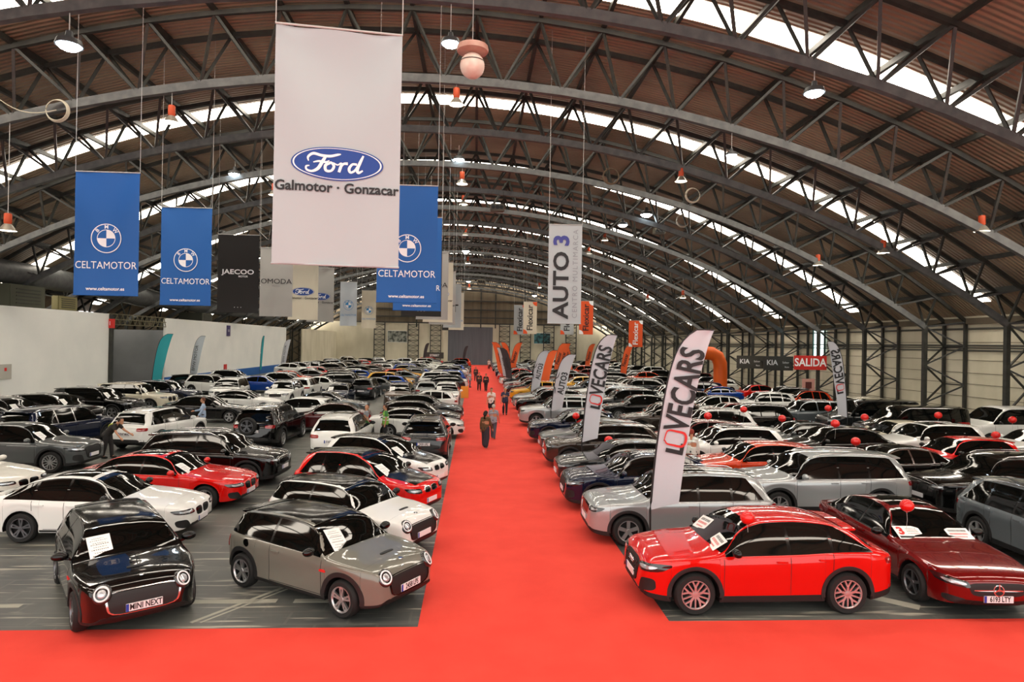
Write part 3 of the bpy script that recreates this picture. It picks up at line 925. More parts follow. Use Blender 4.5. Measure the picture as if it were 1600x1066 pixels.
blue_paint = mat('blue_dado', '#1f5fa8', .6)
navy_paint = mat('navy_dado', '#33374f', .6)
door_grey = noise_mat('grey_door_cloth', '#5d5f66', '#66686f', .5, .8, stretch=(6, 1, .3))

def roof_z(x, dz=0.0):
    r = R_ROOF + dz
    return Z_ROOF - R_ROOF + math.sqrt(r * r - (x - CX) ** 2)

# ceiling: corrugated sheet in bays, daylight strips between them
deck = mat('corrugated_sheet', '#85766c', .5, .1)
nt, nd, lk, b = nodes(deck)
tc = nd.new('ShaderNodeTexCoord'); wv = nd.new('ShaderNodeTexWave'); bp = nd.new('ShaderNodeBump'); nz = nd.new('ShaderNodeTexNoise'); cr = nd.new('ShaderNodeValToRGB')
wv.wave_type = 'BANDS'; wv.bands_direction = 'Y'; wv.inputs['Scale'].default_value = 1.35
bp.inputs['Strength'].default_value = .9; bp.inputs['Distance'].default_value = .06
nz.inputs['Scale'].default_value = .25; nz.inputs['Detail'].default_value = 5
cr.color_ramp.elements[0].color = lin('#827361'); cr.color_ramp.elements[1].color = lin('#b39d82')
cr.color_ramp.elements[0].position = .3; cr.color_ramp.elements[1].position = .7
lk.new(tc.outputs['Object'], wv.inputs['Vector']); lk.new(tc.outputs['Object'], nz.inputs['Vector'])
lk.new(wv.outputs['Fac'], bp.inputs['Height']); lk.new(bp.outputs['Normal'], b.inputs['Normal'])
lk.new(nz.outputs['Fac'], cr.inputs['Fac']); lk.new(cr.outputs['Color'], b.inputs['Base Color'])
sky_strip = mat('translucent_roof_strip', '#fff4e2', .6, emit=SKY_EMIT)

STRIPS = [(-.3 + 2 * i) * PITCH for i in range(0, 12)]
SW = .62
def curved(bm, ya, yb, xa, xb, n=44, dz=0.0, th=.05):
    P = []
    for i in range(n + 1):
        x = xa + (xb - xa) * i / n
        z = roof_z(x, dz)
        P.append([bm.verts.new((x, ya, z)), bm.verts.new((x, yb, z)), bm.verts.new((x, yb, z + th)), bm.verts.new((x, ya, z + th))])
    for i in range(n):
        A, B = P[i], P[i + 1]
        for j in range(4):
            k = (j + 1) % 4
            bm.faces.new((A[j], A[k], B[k], B[j]))
    bm.faces.new(P[0]); bm.faces.new(P[-1][::-1])
bm = bmesh.new()
edges = [Y0] + sum([[y - SW, y + SW] for y in STRIPS if Y0 < y - SW], []) + [Y1 + .4]
for i in range(0, len(edges) - 1, 2):
    curved(bm, edges[i], edges[i + 1], XW_L - .4, XW_R + .4)
for y in STRIPS:   # the sheet reaches the eaves past the strip ends
    curved(bm, y - SW, y + SW, XW_L - .4, XW_L + .9, 2); curved(bm, y - SW, y + SW, XW_R - .9, XW_R + .4, 2)
struct(link('ceiling', mesh_of(bm, 'ceiling'), deck), 'brown corrugated sheet vault over the whole hall')
for i, y in enumerate(STRIPS):
    bm = bmesh.new(); curved(bm, y - SW, y + SW, XW_L + .9, XW_R - .9, 40, -.02, .03)
    struct(link('window_%d' % (i + 1), mesh_of(bm, 'roof_strip'), sky_strip), 'bright translucent daylight strip across the vault, number %d along the hall' % (i + 1), 'skylight')

# purlins along the hall
NP = 28
TH = math.asin((XW_R - CX) / (R_ROOF - .35))
for i in range(NP + 1):
    a = TH * (-1 + 2 * i / NP)
    x = CX + (R_ROOF - .16) * math.sin(a); z = Z_ROOF - R_ROOF + (R_ROOF - .16) * math.cos(a)
    bm = bmesh.new()
    bar(bm, (x, Y0, z), (x, Y1, z), .15, .2)
    struct(link('trim_%d' % (i + 1), mesh_of(bm, 'purlin', False), steel), 'dark steel purlin running the length of the vault', 'purlin')

# lattice arches, one mesh set shared by all
def arch_meshes():
    wv = .86
    ru = R_ROOF - .35
    zu0 = Z_ROOF - .33
    def U(i, s):
        a = TH * (-1 + 2 * i / NP)
        return Vector((CX + ru * math.sin(a), s * wv, zu0 - ru + ru * math.cos(a)))
    hs, rise, zk = XI_R - CX, 8.9, 6.0
    rl = (hs * hs + rise * rise) / (2 * rise)
    pm = math.asin(hs / rl)
    def Lw(i):
        a = pm * (-1 + 2 * i / (NP - 1))
        return Vector((CX + rl * math.sin(a), 0, zk + rise - rl + rl * math.cos(a)))
    out = []
    bm = bmesh.new()
    for i in range(NP - 1): bar(bm, Lw(i), Lw(i + 1), .22, .32)
    out.append(('lower_chord', mesh_of(bm, 'lower_chord', False), steel_lt))
    for s in (-1, 1):
        bm = bmesh.new()
        for i in range(NP): bar(bm, U(i, s), U(i + 1, s), .16, .18)
        out.append(('upper_chord', mesh_of(bm, 'upper_chord', False), steel))
    bm = bmesh.new()
    for i in range(NP):
        l = Lw(min(i, NP - 1))
        for s in (-1, 1):
            bar(bm, l, U(i, s), .10); bar(bm, l, U(i + 1, s), .10)
    for i in range(NP + 1): bar(bm, U(i, -1), U(i, 1), .12)
    out.append(('web', mesh_of(bm, 'web', False), steel))
    for sg, xi, xw in ((1, XI_R, XW_R - .12), (-1, XI_L, XW_L + .12)):
        bm = bmesh.new()
        bar(bm, (xi, 0, 0), (xi, 0, zk), .22, .22)
        zs_in, zs_out = [6.0, 3.7, 1.4], [4.85, 2.55, .3]
        for s in (-1, 1):
            bar(bm, (xw, s * wv, 0), (xw, s * wv, 6.5), .16, .16)
            for zi in zs_in:
                for zo in zs_out + [6.3]:
                    if abs(zi - zo) < 1.3: bar(bm, (xi, 0, zi), (xw, s * wv, zo), .085)
        for zo in zs_out: bar(bm, (xw, -wv, zo), (xw, wv, zo), .07)
        out.append(('column', mesh_of(bm, 'lattice_column', False), steel))
    return out
AM = arch_meshes()
for n, y in enumerate(TRUSS_Y):
    root = empty('lattice_arch', (0, y, 0))
    tag(root, 'dark steel lattice arch with lattice columns spanning the hall', 'arch', 'lattice arches of the hall', 'structure')
    for (nm, me, m) in AM: link(nm, me, m, root)

# floor
fl = mat('worn_concrete', '#4a4b4a', .45)
nt, nd, lk, b = nodes(fl)
tc = nd.new('ShaderNodeTexCoord')
n1 = nd.new('ShaderNodeTexNoise'); n1.inputs['Scale'].default_value = .22; n1.inputs['Detail'].default_value = 8
c1 = nd.new('ShaderNodeValToRGB'); c1.color_ramp.elements[0].color = lin('#303436'); c1.color_ramp.elements[1].color = lin('#74756f'); c1.color_ramp.elements[0].position = .36; c1.color_ramp.elements[1].position = .72
mp = nd.new('ShaderNodeMapping'); mp.inputs['Rotation'].default_value = (0, 0, math.radians(32)); mp.inputs['Scale'].default_value = (.55, 9, 1)
n2 = nd.new('ShaderNodeTexNoise'); n2.inputs['Scale'].default_value = 1.0; n2.inputs['Detail'].default_value = 3
c2 = nd.new('ShaderNodeValToRGB'); c2.color_ramp.elements[0].position = .58; c2.color_ramp.elements[1].position = .66; c2.color_ramp.elements[0].color = (0, 0, 0, 1); c2.color_ramp.elements[1].color = (1, 1, 1, 1)
mp3 = nd.new('ShaderNodeMapping'); mp3.inputs['Scale'].default_value = (.25, 4, 1)
n3 = nd.new('ShaderNodeTexNoise'); n3.inputs['Scale'].default_value = 1.0; n3.inputs['Detail'].default_value = 3
c3 = nd.new('ShaderNodeValToRGB'); c3.color_ramp.elements[0].position = .58; c3.color_ramp.elements[1].position = .68; c3.color_ramp.elements[0].color = (0, 0, 0, 1); c3.color_ramp.elements[1].color = (.35, .35, .35, 1)
br = nd.new('ShaderNodeTexBrick'); br.inputs['Scale'].default_value = .5; br.inputs['Mortar Size'].default_value = .012; br.inputs['Color1'].default_value = (0, 0, 0, 1); br.inputs['Color2'].default_value = (.05, .05, .05, 1); br.inputs['Mortar'].default_value = (.22, .22, .22, 1)
x1 = nd.new('ShaderNodeMix'); x1.data_type = 'RGBA'; x2 = nd.new('ShaderNodeMix'); x2.data_type = 'RGBA'; x3 = nd.new('ShaderNodeMix'); x3.data_type = 'RGBA'
for (n, c, m) in ((n1, c1, None), (n2, c2, mp), (n3, c3, mp3)):
    if m is None: lk.new(tc.outputs['Object'], n.inputs['Vector'])
    else: lk.new(tc.outputs['Object'], m.inputs['Vector']); lk.new(m.outputs['Vector'], n.inputs['Vector'])
    lk.new(n.outputs['Fac'], c.inputs['Fac'])
lk.new(tc.outputs['Object'], br.inputs['Vector'])
for (x_, c_) in ((x1, '#a9a698'), (x2, '#6f7069'), (x3, '#7b7b72')): x_.inputs[7].default_value = lin(c_)
lk.new(c1.outputs['Color'], x1.inputs[6]); lk.new(c2.outputs['Color'], x1.inputs[0])
lk.new(x1.outputs[2], x2.inputs[6]); lk.new(c3.outputs['Color'], x2.inputs[0])
lk.new(x2.outputs[2], x3.inputs[6]); lk.new(br.outputs['Color'], x3.inputs[0])
lk.new(x3.outputs[2], b.inputs['Base Color'])
bm = bmesh.new(); box(bm, ((XW_L + XW_R) / 2, (Y0 + Y1) / 2, -.1), (XW_R - XW_L + 1, Y1 - Y0 + .6, .2))
struct(link('floor', mesh_of(bm, 'floor', False), fl), 'worn grey concrete floor with pale scuffs and tape marks', 'floor')

# painted floor marks near the front cars
chalk = mat('faded_floor_paint', '#a3a294', .7)
def mark(a, b, w, label):
    bm = bmesh.new(); a, b = Vector((*a, .002)), Vector((*b, .002))
    bar(bm, a, b, w, .003)
    o = link('floor_marking', mesh_of(bm, 'floor_marking', False), chalk)
    struct(o, label, 'floor marking')
mark((-4.5, 10.6), (-2.9, 12.9), .07, 'pale painted line on the floor between the two small hatchbacks')
mark((-4.35, 10.6), (-2.75, 12.9), .04, 'thin second pale line on the floor between the small hatchbacks')
mark((-5.3, 11.42), (-3.4, 11.46), .16, 'broad pale painted bar on the floor beside the grey small hatchback')
mark((-3.1, 11.45), (-1.5, 11.48), .16, 'broad pale painted bar on the floor under the grey small hatchback')
mark((-11.5, 11.25), (-7.6, 11.3), .14, 'broad pale painted bar on the floor by the black small hatchback')
mark((-11, 10.7), (-9.3, 12.6), .05, 'thin pale line on the floor in front of the white saloon')
mark((6.6, 12.2), (8.0, 11.0), .25, 'pale painted band on the floor beside the dark red saloon')

# carpet
carpet = noise_mat('red_carpet', '#d93829', '#e14030', 1.2, .95)
def carpet_mesh():
    bm = bmesh.new()
    xs, a, y2 = (-27.6, -.845, 3.30, 28.5), (10.30, 10.36, 10.5, 10.5), 129.5
    cols = []
    for z in (.001, .012):
        lo = [bm.verts.new((x, Y0 + .3, z)) for x in xs]; mid = [bm.verts.new((x, y, z)) for x, y in zip(xs, a)]
        top = [bm.verts.new((x, y2, z)) for x in xs[1:3]]
        for i in range(3): bm.faces.new((lo[i], lo[i + 1], mid[i + 1], mid[i]))
        bm.faces.new((mid[1], mid[2], top[1], top[0]))
        cols.append(lo + [mid[3], mid[2], top[1], top[0], mid[1], mid[0]])
    for i in range(10):
        j = (i + 1) % 10
        bm.faces.new((cols[0][i], cols[0][j], cols[1][j], cols[1][i]))
    return mesh_of(bm, 'red_carpet', False)
tag(link('red_carpet', carpet_mesh(), carpet), 'bright red carpet laid along the central aisle and across the front', 'carpet')

# walls
def wall(name, c, s, m, label):
    bm = bmesh.new(); box(bm, c, s)
    return struct(link(name, mesh_of(bm, name, False), m), label, 'wall')
def lined_wall(name, label):
    bm = bmesh.new(); box(bm, (XW_R + .15, (Y0 + Y1) / 2, 3.5), (.2, Y1 - Y0, 7.0))
    return struct(link(name, mesh_of(bm, name, False), wall_cream), label, 'wall')
lined_wall('wall_right', 'cream side wall behind the lattice columns and exit sign')
bm = bmesh.new()
for z in (1.2, 1.9, 2.65, 3.3, 4.05, 5.1): box(bm, (XW_R + .035, (Y0 + Y1) / 2, z), (.03, Y1 - Y0, .03))
struct(link('trim_41', mesh_of(bm, 'wall_lines', False), mat('wall_line', '#77705e', .8)), 'thin dark horizontal battens along the cream side wall', 'trim')
bm = bmesh.new()
for z, r in ((4.62, .05), (4.78, .035), (4.92, .05), (5.9, .06)): tube(bm, [(XW_R - .02, Y0, z), (XW_R - .02, Y1, z)], r, 8)
struct(link('trim_42', mesh_of(bm, 'wall_pipes'), mat('pipe_grey', '#4f4f49', .5)), 'grey pipes running along the cream side wall', 'pipe')
bm = bmesh.new(); box(bm, (XW_R - .0, (Y0 + Y1) / 2, 6.35), (.35, Y1 - Y0, .35))
struct(link('trim_43', mesh_of(bm, 'eaves_beam', False), wall_dark), 'brown eaves beam above the cream side wall', 'beam')

wall('wall_left', (XW_L - .15, (Y0 + Y1) / 2, 3.5), (.2, Y1 - Y0, 7.0), wall_dark, 'dark brown outer side wall behind the white panels')
XP = -28.0
wall('wall_panel_near', (XP - .08, 32.3, 3.15), (.16, 36.6, 6.3), wall_white, 'long white partition panel nearest the camera')
wall('wall_panel_middle', (XP - .08, 78, 3.15), (.16, 37, 6.3), wall_white, 'white partition panel with blue base beyond the recess')
wall('wall_panel_far', (XP - .08, 118, 3.15), (.16, 25.6, 6.3), wall_cream, 'cream partition panel at the far end of the hall')
wall('wall_recess', (-33, 55.1, 2.6), (.16, 9.2, 5.2), wall_grey, 'grey wall at the back of the recess between white panels')
wall('wall_recess_side', (-30.6, 50.5, 2.6), (5.0, .16, 5.2), wall_grey, 'grey side of the recess by the near panel')
wall('wall_recess_end', (-30.6, 59.6, 2.6), (5.0, .16, 5.2), wall_grey, 'grey side of the recess by the middle panel')
wall('baseboard_left', (XP + .02, 78, .47), (.05, 37.02, .94), blue_paint, 'blue painted base of the middle white panel')
wall('baseboard_recess', (-32.9, 55.1, .5), (.05, 9.1, 1.0), navy_paint, 'navy base of the grey recess wall')
# open lattice beam above the recess
bm = bmesh.new()
for z in (5.5, 5.9, 6.3): bar(bm, (XP, 50.6, z), (XP, 59.6, z), .07)
for i in range(12): bar(bm, (XP, 50.6 + .75 * i, 5.5), (XP, 50.6 + .75 * (i + .5), 6.3), .05); bar(bm, (XP, 50.6 + .75 * (i + .5), 6.3), (XP, 50.6 + .75 * (i + 1), 5.5), .05)
struct(link('trim_44', mesh_of(bm, 'lattice_beam', False), mat('khaki_steel', '#6d6850', .6)), 'khaki lattice beam over the recess between the white panels', 'beam')
bm = bmesh.new(); box(bm, (XP + .1, 50.75, 3.1), (.25, .25, 6.2))
struct(link('trim_45', mesh_of(bm, 'recess_post', False), steel), 'dark post at the end of the near white panel', 'post')
# plant above the partition: duct, plant cabinets, small bright window
bm = bmesh.new(); tube(bm, [(-29.6, 38, 8.6), (-29.6, 52, 8.4), (-30.4, 60, 8.2), (-30.4, 96, 8.0)], .75, 18)
tag(link('ventilation_duct', mesh_of(bm, 'ventilation_duct'), steel_lt), 'large round metal duct above the white partition panels', 'duct')
for k, (y, z, sx, sy, sz, c) in enumerate(((42.5, 7.0, 2.6, 3.2, 1.45, '#47493a'), (48.2, 6.9, .5, 2.2, 1.0, '#8e865c'), (70, 6.75, 2.4, 2.6, .9, '#3e4035'))):
    bm = bmesh.new(); box(bm, (-29.8, y, z), (sx, sy, sz)); bmesh.ops.bevel(bm, geom=bm.edges[:], offset=.05, segments=2, affect='EDGES')
    o = link('plant_cabinet', mesh_of(bm, 'plant_cabinet'), mat('plant_paint_%d' % k, c, .6))
    bm = bmesh.new()
    for q in range(5): box(bm, (-29.8 + sx / 2 + .02, y, z - sz * .3 + q * sz * .15), (.03, sy * .7, .05))
    link('louvre', mesh_of(bm, 'louvre', False), steel, o)
    bm = bmesh.new(); box(bm, (-29.8, y, (z - sz / 2) / 2), (.14, .14, z - sz / 2)); link('support_post', mesh_of(bm, 'support_post', False), steel, o)
    tag(o, ['large olive plant cabinet above the near white panel', 'small khaki plant box above the near white panel', 'olive plant cabinet above the middle white panel'][k], 'cabinet')
bm = bmesh.new(); box(bm, (XW_L - .02, 58.5, 7.15), (.08, 2.6, 1.3))
o = struct(link('window_13', mesh_of(bm, 'small_window', False), mat('window_daylight', '#f4f6ff', .4, emit=3.0)), 'small bright window above the near white panel', 'window')
bm = bmesh.new()
for i in range(4): box(bm, (XW_L + .05, 57.2 + .87 * i, 7.15), (.08, .07, 1.4))
box(bm, (XW_L + .05, 58.5, 7.15), (.08, 2.7, .06)); link('window_frame', mesh_of(bm, 'window_frame', False), steel, o)

# back wall under the vault, cream below, brown cladding above
def back_wall():
    bm = bmesh.new(); n = 48
    xs = [XW_L - .3 + (XW_R - XW_L + .6) * i / n for i in range(n + 1)]
    f = [bm.verts.new((x, Y1, 8.4)) for x in xs]; t = [bm.verts.new((x, Y1, max(8.41, roof_z(x)))) for x in xs]
    f2 = [bm.verts.new((x, Y1 + .2, 8.4)) for x in xs]; t2 = [bm.verts.new((x, Y1 + .2, max(8.41, roof_z(x)))) for x in xs]
    for i in range(n):
        bm.faces.new((f[i], f[i + 1], t[i + 1], t[i])); bm.faces.new((f2[i + 1], f2[i], t2[i], t2[i + 1])); bm.faces.new((t[i], t[i + 1], t2[i + 1], t2[i])); bm.faces.new((f[i + 1], f[i], f2[i], f2[i + 1]))
    return mesh_of(bm, 'back_wall_upper', False)
struct(link('wall_back_upper', back_wall(), wall_dark), 'brown cladding on the upper end wall', 'wall')
wall('wall_back', ((XW_L + XW_R) / 2, Y1 + .1, 4.2), (XW_R - XW_L + .6, .2, 8.4), wall_cream, 'cream end wall behind the lattice posts')
wall('door_1', (-1.05, Y1 - .06, 3.85), (9.1, .12, 7.7), door_grey, 'tall grey door curtain closing the end of the carpet aisle')
bm = bmesh.new()
for z in (8.4, 9.6, 11.2, 13.0): box(bm, ((XW_L + XW_R) / 2, Y1 - .06, z), (46 - (z - 8.4) * 4, .12, .22))
for x in (-12, -6.2, 1.0, 4.0, 10): box(bm, (x, Y1 - .08, 11.5), (.25, .12, 8.0))
struct(link('trim_46', mesh_of(bm, 'end_wall_frame', False), steel), 'dark steel frame on the upper end wall', 'frame')
for k, x in enumerate((-19.4, -12.6, -8.1, 5.9, 10.2, 15.0, 19.6)):
    bm = bmesh.new()
    for s in (-1, 1): box(bm, (x + s * 1.05, Y1 - .3, 4.2), (.16, .2, 8.4))
    for i in range(8): box(bm, (x, Y1 - .3, .6 + i * 1.05), (2.1, .12, .1))
    for i in range(7): bar(bm, (x - 1, Y1 - .3, .6 + i * 1.05), (x + 1, Y1 - .3, 1.65 + i * 1.05), .06); bar(bm, (x + 1, Y1 - .3, .6 + i * 1.05), (x - 1, Y1 - .3, 1.65 + i * 1.05), .06)
    o = link('lattice_post', mesh_of(bm, 'lattice_post', False), steel)
    tag(o, 'dark lattice post against the cream end wall, ' + ['first', 'second', 'third', 'fourth', 'fifth', 'sixth', 'seventh'][k] + ' along from the white panels', 'post', 'lattice posts on the end wall', 'structure')
# tall narrow bright window by the exit sign
bm = bmesh.new(); box(bm, (XW_R - .0, 52.6, 6.0 - .9), (.1, 1.7, 2.7))
o = struct(link('window_14', mesh_of(bm, 'narrow_window', False), mat('pale_window', '#d8f4f2', .3, emit=2.4)), 'tall narrow bright window behind the exit sign', 'window')
bm = bmesh.new()
for dy in (-.9, .9): box(bm, (XW_R - .08, 52.6 + dy, 5.1), (.12, .14, 2.9))
for dz in (-1.4, 1.4): box(bm, (XW_R - .08, 52.6, 5.1 + dz), (.12, 1.9, .12))
link('window_frame', mesh_of(bm, 'window_frame', False), mat('teal_frame', '#25463f', .5), o)
# ------------------------------------------------------------------ hanging banners
cloth_white = mat('banner_white', '#aeb7ba', .75); cloth_cream = mat('banner_cream', '#cfc9b6', .8); cloth_grey = mat('banner_grey', '#a9a9a6', .8)
cloth_blue = mat('banner_blue', '#0a5aa6', .6); cloth_black = mat('banner_black', '#1d1c1b', .75); cloth_pale = mat('banner_pale', '#c3ccd4', .75)
cloth_orange = mat('banner_orange', '#e2541c', .7)
logo_blue = mat('logo_blue', '#123f8f', .6); logo_bmw = mat('logo_light_blue', '#2f86c8', .6); cord = mat('cord_grey', '#b9b9b5', .7)
purple = mat('logo_purple', '#3a3f8a', .6)

def wave(x, z, w, h, amp):
    """sag folds near the top of a hung cloth"""
    u = x / w * 2; v = 1 - z / h
    return amp * (math.sin(9 * v + 3 * u * u) * math.exp(-2.2 * v) * (1 - u * u * .6) + .35 * math.sin(5 * u + 2 * v) * (.3 + v))

class Banner:
    def __init__(s, name, x0, x1, z0, z1, y, m, label, cords=True, rz=0.0, amp=.045, group='hanging banners', dark_back=None):
        s.w, s.h, s.amp = x1 - x0, z1 - z0, amp
        s.root = empty(name, ((x0 + x1) / 2, y, z0), rz)
        tag(s.root, label, 'banner', group)
        bm = bmesh.new(); nx, nz = 24, 64
        g = []
        for j in range(nz + 1):
            row = []
            for i in range(nx + 1):
                x = -s.w / 2 + s.w * i / nx; z = s.h * j / nz
                sag = -.012 * s.w * (1 - (2 * x / s.w) ** 2) * max(0, (z / s.h - .9) * 10)
                row.append(bm.verts.new((x, wave(x, z, s.w, s.h, amp), z + sag)))
            g.append(row)
        for j in range(nz):
            for i in range(nx): bm.faces.new((g[j][i], g[j][i + 1], g[j + 1][i + 1], g[j + 1][i]))
        ret = bmesh.ops.extrude_face_region(bm, geom=bm.faces[:])
        for v in ret['geom']:
            if isinstance(v, bmesh.types.BMVert): v.co.y += .004
        link('cloth', mesh_of(bm, 'banner_cloth'), m, s.root)
        for z, nm in ((0, 'bottom_rod'), (s.h, 'top_rod')):
            bm = bmesh.new(); tube(bm, [(-s.w / 2 - .01, 0, z), (s.w / 2 + .01, 0, z)], .018, 8)
            link(nm, mesh_of(bm, nm), m if z == 0 else cord, s.root)
        if cords:
            for sg in (-1, 1):
                x = (x0 + x1) / 2 + sg * s.w / 2
                zt = roof_z(x) - .01
                bm = bmesh.new(); tube(bm, [(sg * s.w / 2, 0, s.h), (sg * s.w / 2, 0, max(s.h + .5, zt - z0))], .009, 5)
                link('hanging_cord', mesh_of(bm, 'hanging_cord'), cord, s.root)
    def mark(s, name, fn, mats):
        """fn(bm) draws in the plane (x, z) as (x, 0, z); it is then laid on the cloth"""
        bm = bmesh.new(); fn(bm)
        for v in bm.verts: v.co.y = v.co.y - .02 + wave(v.co.x, v.co.z, s.w, s.h, s.amp)
        me = bpy.data.meshes.new(name); bm.to_mesh(me); bm.free()
        for m in mats: me.materials.append(m)
        link(name, me, None, s.root)
    def text(s, t, size, x, z, m, rot=False, **kw):
        ex, ey = ((1, 0, 0), (0, 0, 1)) if not rot else ((0, 0, 1), (-1, 0, 0))
        s.mark('lettering', lambda bm: text_into(bm, t, size, (x, 0, z), ex, ey, **kw), [m])

def disc(bm, cx, cz, rx, rz, mi=0, y=0.0, r0=0.0, n=48, a0=0, a1=2 * PI):
    full = abs(a1 - a0 - 2 * PI) < 1e-6
    k = n if full else n + 1
    A = [bm.verts.new((cx + rx * math.cos(a0 + (a1 - a0) * i / n), y, cz + rz * math.sin(a0 + (a1 - a0) * i / n))) for i in range(k)]
    if r0:
        B = [bm.verts.new((cx + rx * r0 * math.cos(a0 + (a1 - a0) * i / n), y, cz + rz * r0 * math.sin(a0 + (a1 - a0) * i / n))) for i in range(k)]
        for i in range(n):
            j = (i + 1) % k
            f = bm.faces.new((A[i], A[j], B[j], B[i])); f.material_index = mi
    else:
        for q in (.8, .6, .4, .2):
            B = [bm.verts.new((cx + rx * q * math.cos(a0 + (a1 - a0) * i / n), y, cz + rz * q * math.sin(a0 + (a1 - a0) * i / n))) for i in range(k)]
            for i in range(n):
                j = (i + 1) % k
                f = bm.faces.new((A[i], A[j], B[j], B[i])); f.material_index = mi
            A = B
        c = bm.verts.new((cx, y, cz))
        for i in range(n):
            j = (i + 1) % k
            f = bm.faces.new((A[i], A[j], c)); f.material_index = mi

def ribbon(bm, pts, wds, mi, y=0.0, sub=8):
    """flat brush stroke through pts (x, z)"""
    P = []
    n = len(pts)
    for i in range(n - 1):
        p0, p1, p2, p3 = pts[max(i - 1, 0)], pts[i], pts[i + 1], pts[min(i + 2, n - 1)]
        for k in range(sub):
            t = k / sub
            q = [.5 * ((2 * p1[a]) + (-p0[a] + p2[a]) * t + (2 * p0[a] - 5 * p1[a] + 4 * p2[a] - p3[a]) * t * t + (-p0[a] + 3 * p1[a] - 3 * p2[a] + p3[a]) * t ** 3) for a in (0, 1)]
            P.append((q[0], q[1], wds[i] + (wds[i + 1] - wds[i]) * t))
    P.append((*pts[-1], wds[-1]))
    prev = None
    for i, (x, z, w) in enumerate(P):
        a, b = P[max(i - 1, 0)], P[min(i + 1, len(P) - 1)]
        dx, dz = b[0] - a[0], b[1] - a[1]; l = math.hypot(dx, dz) or 1
        nx, nz = -dz / l * w / 2, dx / l * w / 2
        cur = (bm.verts.new((x + nx, y, z + nz)), bm.verts.new((x - nx, y, z - nz)))
        if prev:
            f = bm.faces.new((prev[0], prev[1], cur[1], cur[0])); f.material_index = mi
        prev = cur

def script_oval(bm, cx, cz, w):
    """blue oval with a white brush-script word"""
    h = w * .37
    disc(bm, cx, cz, w / 2, h / 2, 0, 0, n=64); disc(bm, cx, cz, w / 2 * .965, h / 2 * .93, 1, -.005, r0=.965, n=64)
    k = w / 2
    def st(p, wd): ribbon(bm, [(cx + a * k, cz + b * k) for a, b in p], [q * k for q in wd], 1, -.008)
    st([(-.62, .02), (-.63, .11), (-.52, .19), (-.34, .16), (-.16, .16), (.0, .205), (.07, .22)], [.02, .05, .06, .06, .06, .05, .015])
    st([(-.25, .16), (-.33, .02), (-.42, -.13), (-.55, -.20), (-.66, -.17), (-.67, -.10), (-.60, -.08)], [.05, .075, .07, .05, .045, .04, .02])
    st([(-.52, .0), (-.40, .03), (-.26, .02), (-.18, .06)], [.02, .045, .045, .02])
    st([(-.16, .01), (-.26, -.05), (-.25, -.16), (-.14, -.16), (-.08, -.06), (-.14, .02), (-.20, .0)], [.05, .065, .06, .05, .06, .05, .03])
    st([(-.10, .02), (.0, -.02), (.07, .03)], [.03, .03, .03])
    st([(.10, .03), (.06, -.08), (.03, -.18)], [.05, .065, .06])
    st([(.06, -.08), (.13, .01), (.22, .02)], [.03, .05, .065])
    st([(.42, .01), (.32, .01), (.25, -.09), (.28, -.17), (.37, -.13), (.44, -.03)], [.05, .05, .065, .05, .05, .05])
    st([(.56, .21), (.50, .08), (.43, -.10), (.46, -.17), (.55, -.12)], [.04, .065, .07, .06, .03])

def roundel(bm, cx, cz, r, blue_ring=True):
    """ring with three letters round a quartered disc: materials 0 outline, 1 ring fill, 2 blue quarter, 3 white quarter"""
    disc(bm, cx, cz, r, r, 0, 0, r0=.94)
    disc(bm, cx, cz, r * .94, r * .94, 1, .001, r0=.6)
    disc(bm, cx, cz, r * .6, r * .6, 0, -.001, r0=.93)
    for q in range(4): disc(bm, cx, cz, r * .56, r * .56, 3 if q % 2 == 0 else 2, -.0005, n=10, a0=q * PI / 2, a1=(q + 1) * PI / 2)
    for ch, an in (('B', 48), ('M', 0), ('W', -48)):
        a = math.radians(an)
        p = (cx - math.sin(a) * r * .77, -.002, cz + math.cos(a) * r * .77)
        for f in text_into(bm, ch, r * .36, p, (math.cos(a), 0, math.sin(a)), (-math.sin(a), 0, math.cos(a)), bold=r * .006): f.material_index = 0

# the big white one at the front
bn = Banner('hanging_banner', -3.44, -1.35, 5.87, 9.90, 11.05, cloth_white, 'largest white banner with a blue oval script logo, hanging nearest', rz=math.radians(7), amp=.08)
bn.mark('oval_logo', lambda bm: script_oval(bm, .0, 1.72, 1.52), [logo_blue, ink_white])
bn.text('Galmotor · Gonzacar', .235, .0, 1.31, ink_black, bold=.006)

def blue_banner(x0, y, label, sub=True, z0=5.9, h=3.95):
    b_ = Banner('hanging_banner', x0, x0 + 2.0, z0, z0 + h, y, cloth_blue, label)
    b_.mark('roundel', lambda bm: roundel(bm, 0, 1.82, .47), [ink_white, cloth_blue, cloth_blue, ink_white])
    b_.text('CELTAMOTOR', .33, 0, .95, ink_white, sx=.88)
    b_.text('www.celtamotor.es', .15, 0, .2, ink_white, bold=.003)
blue_banner(-12.85, 21.2, 'blue banner with a roundel, closest hanging over the white panel side')
blue_banner(-12.75, 26.6, 'blue banner with a roundel, second one over the white panel side')
blue_banner(-3.35, 21.7, 'blue banner with a roundel, partly behind the largest white banner')
blue_banner(-3.50, 27.2, 'blue banner almost hidden behind another blue banner beside the aisle')

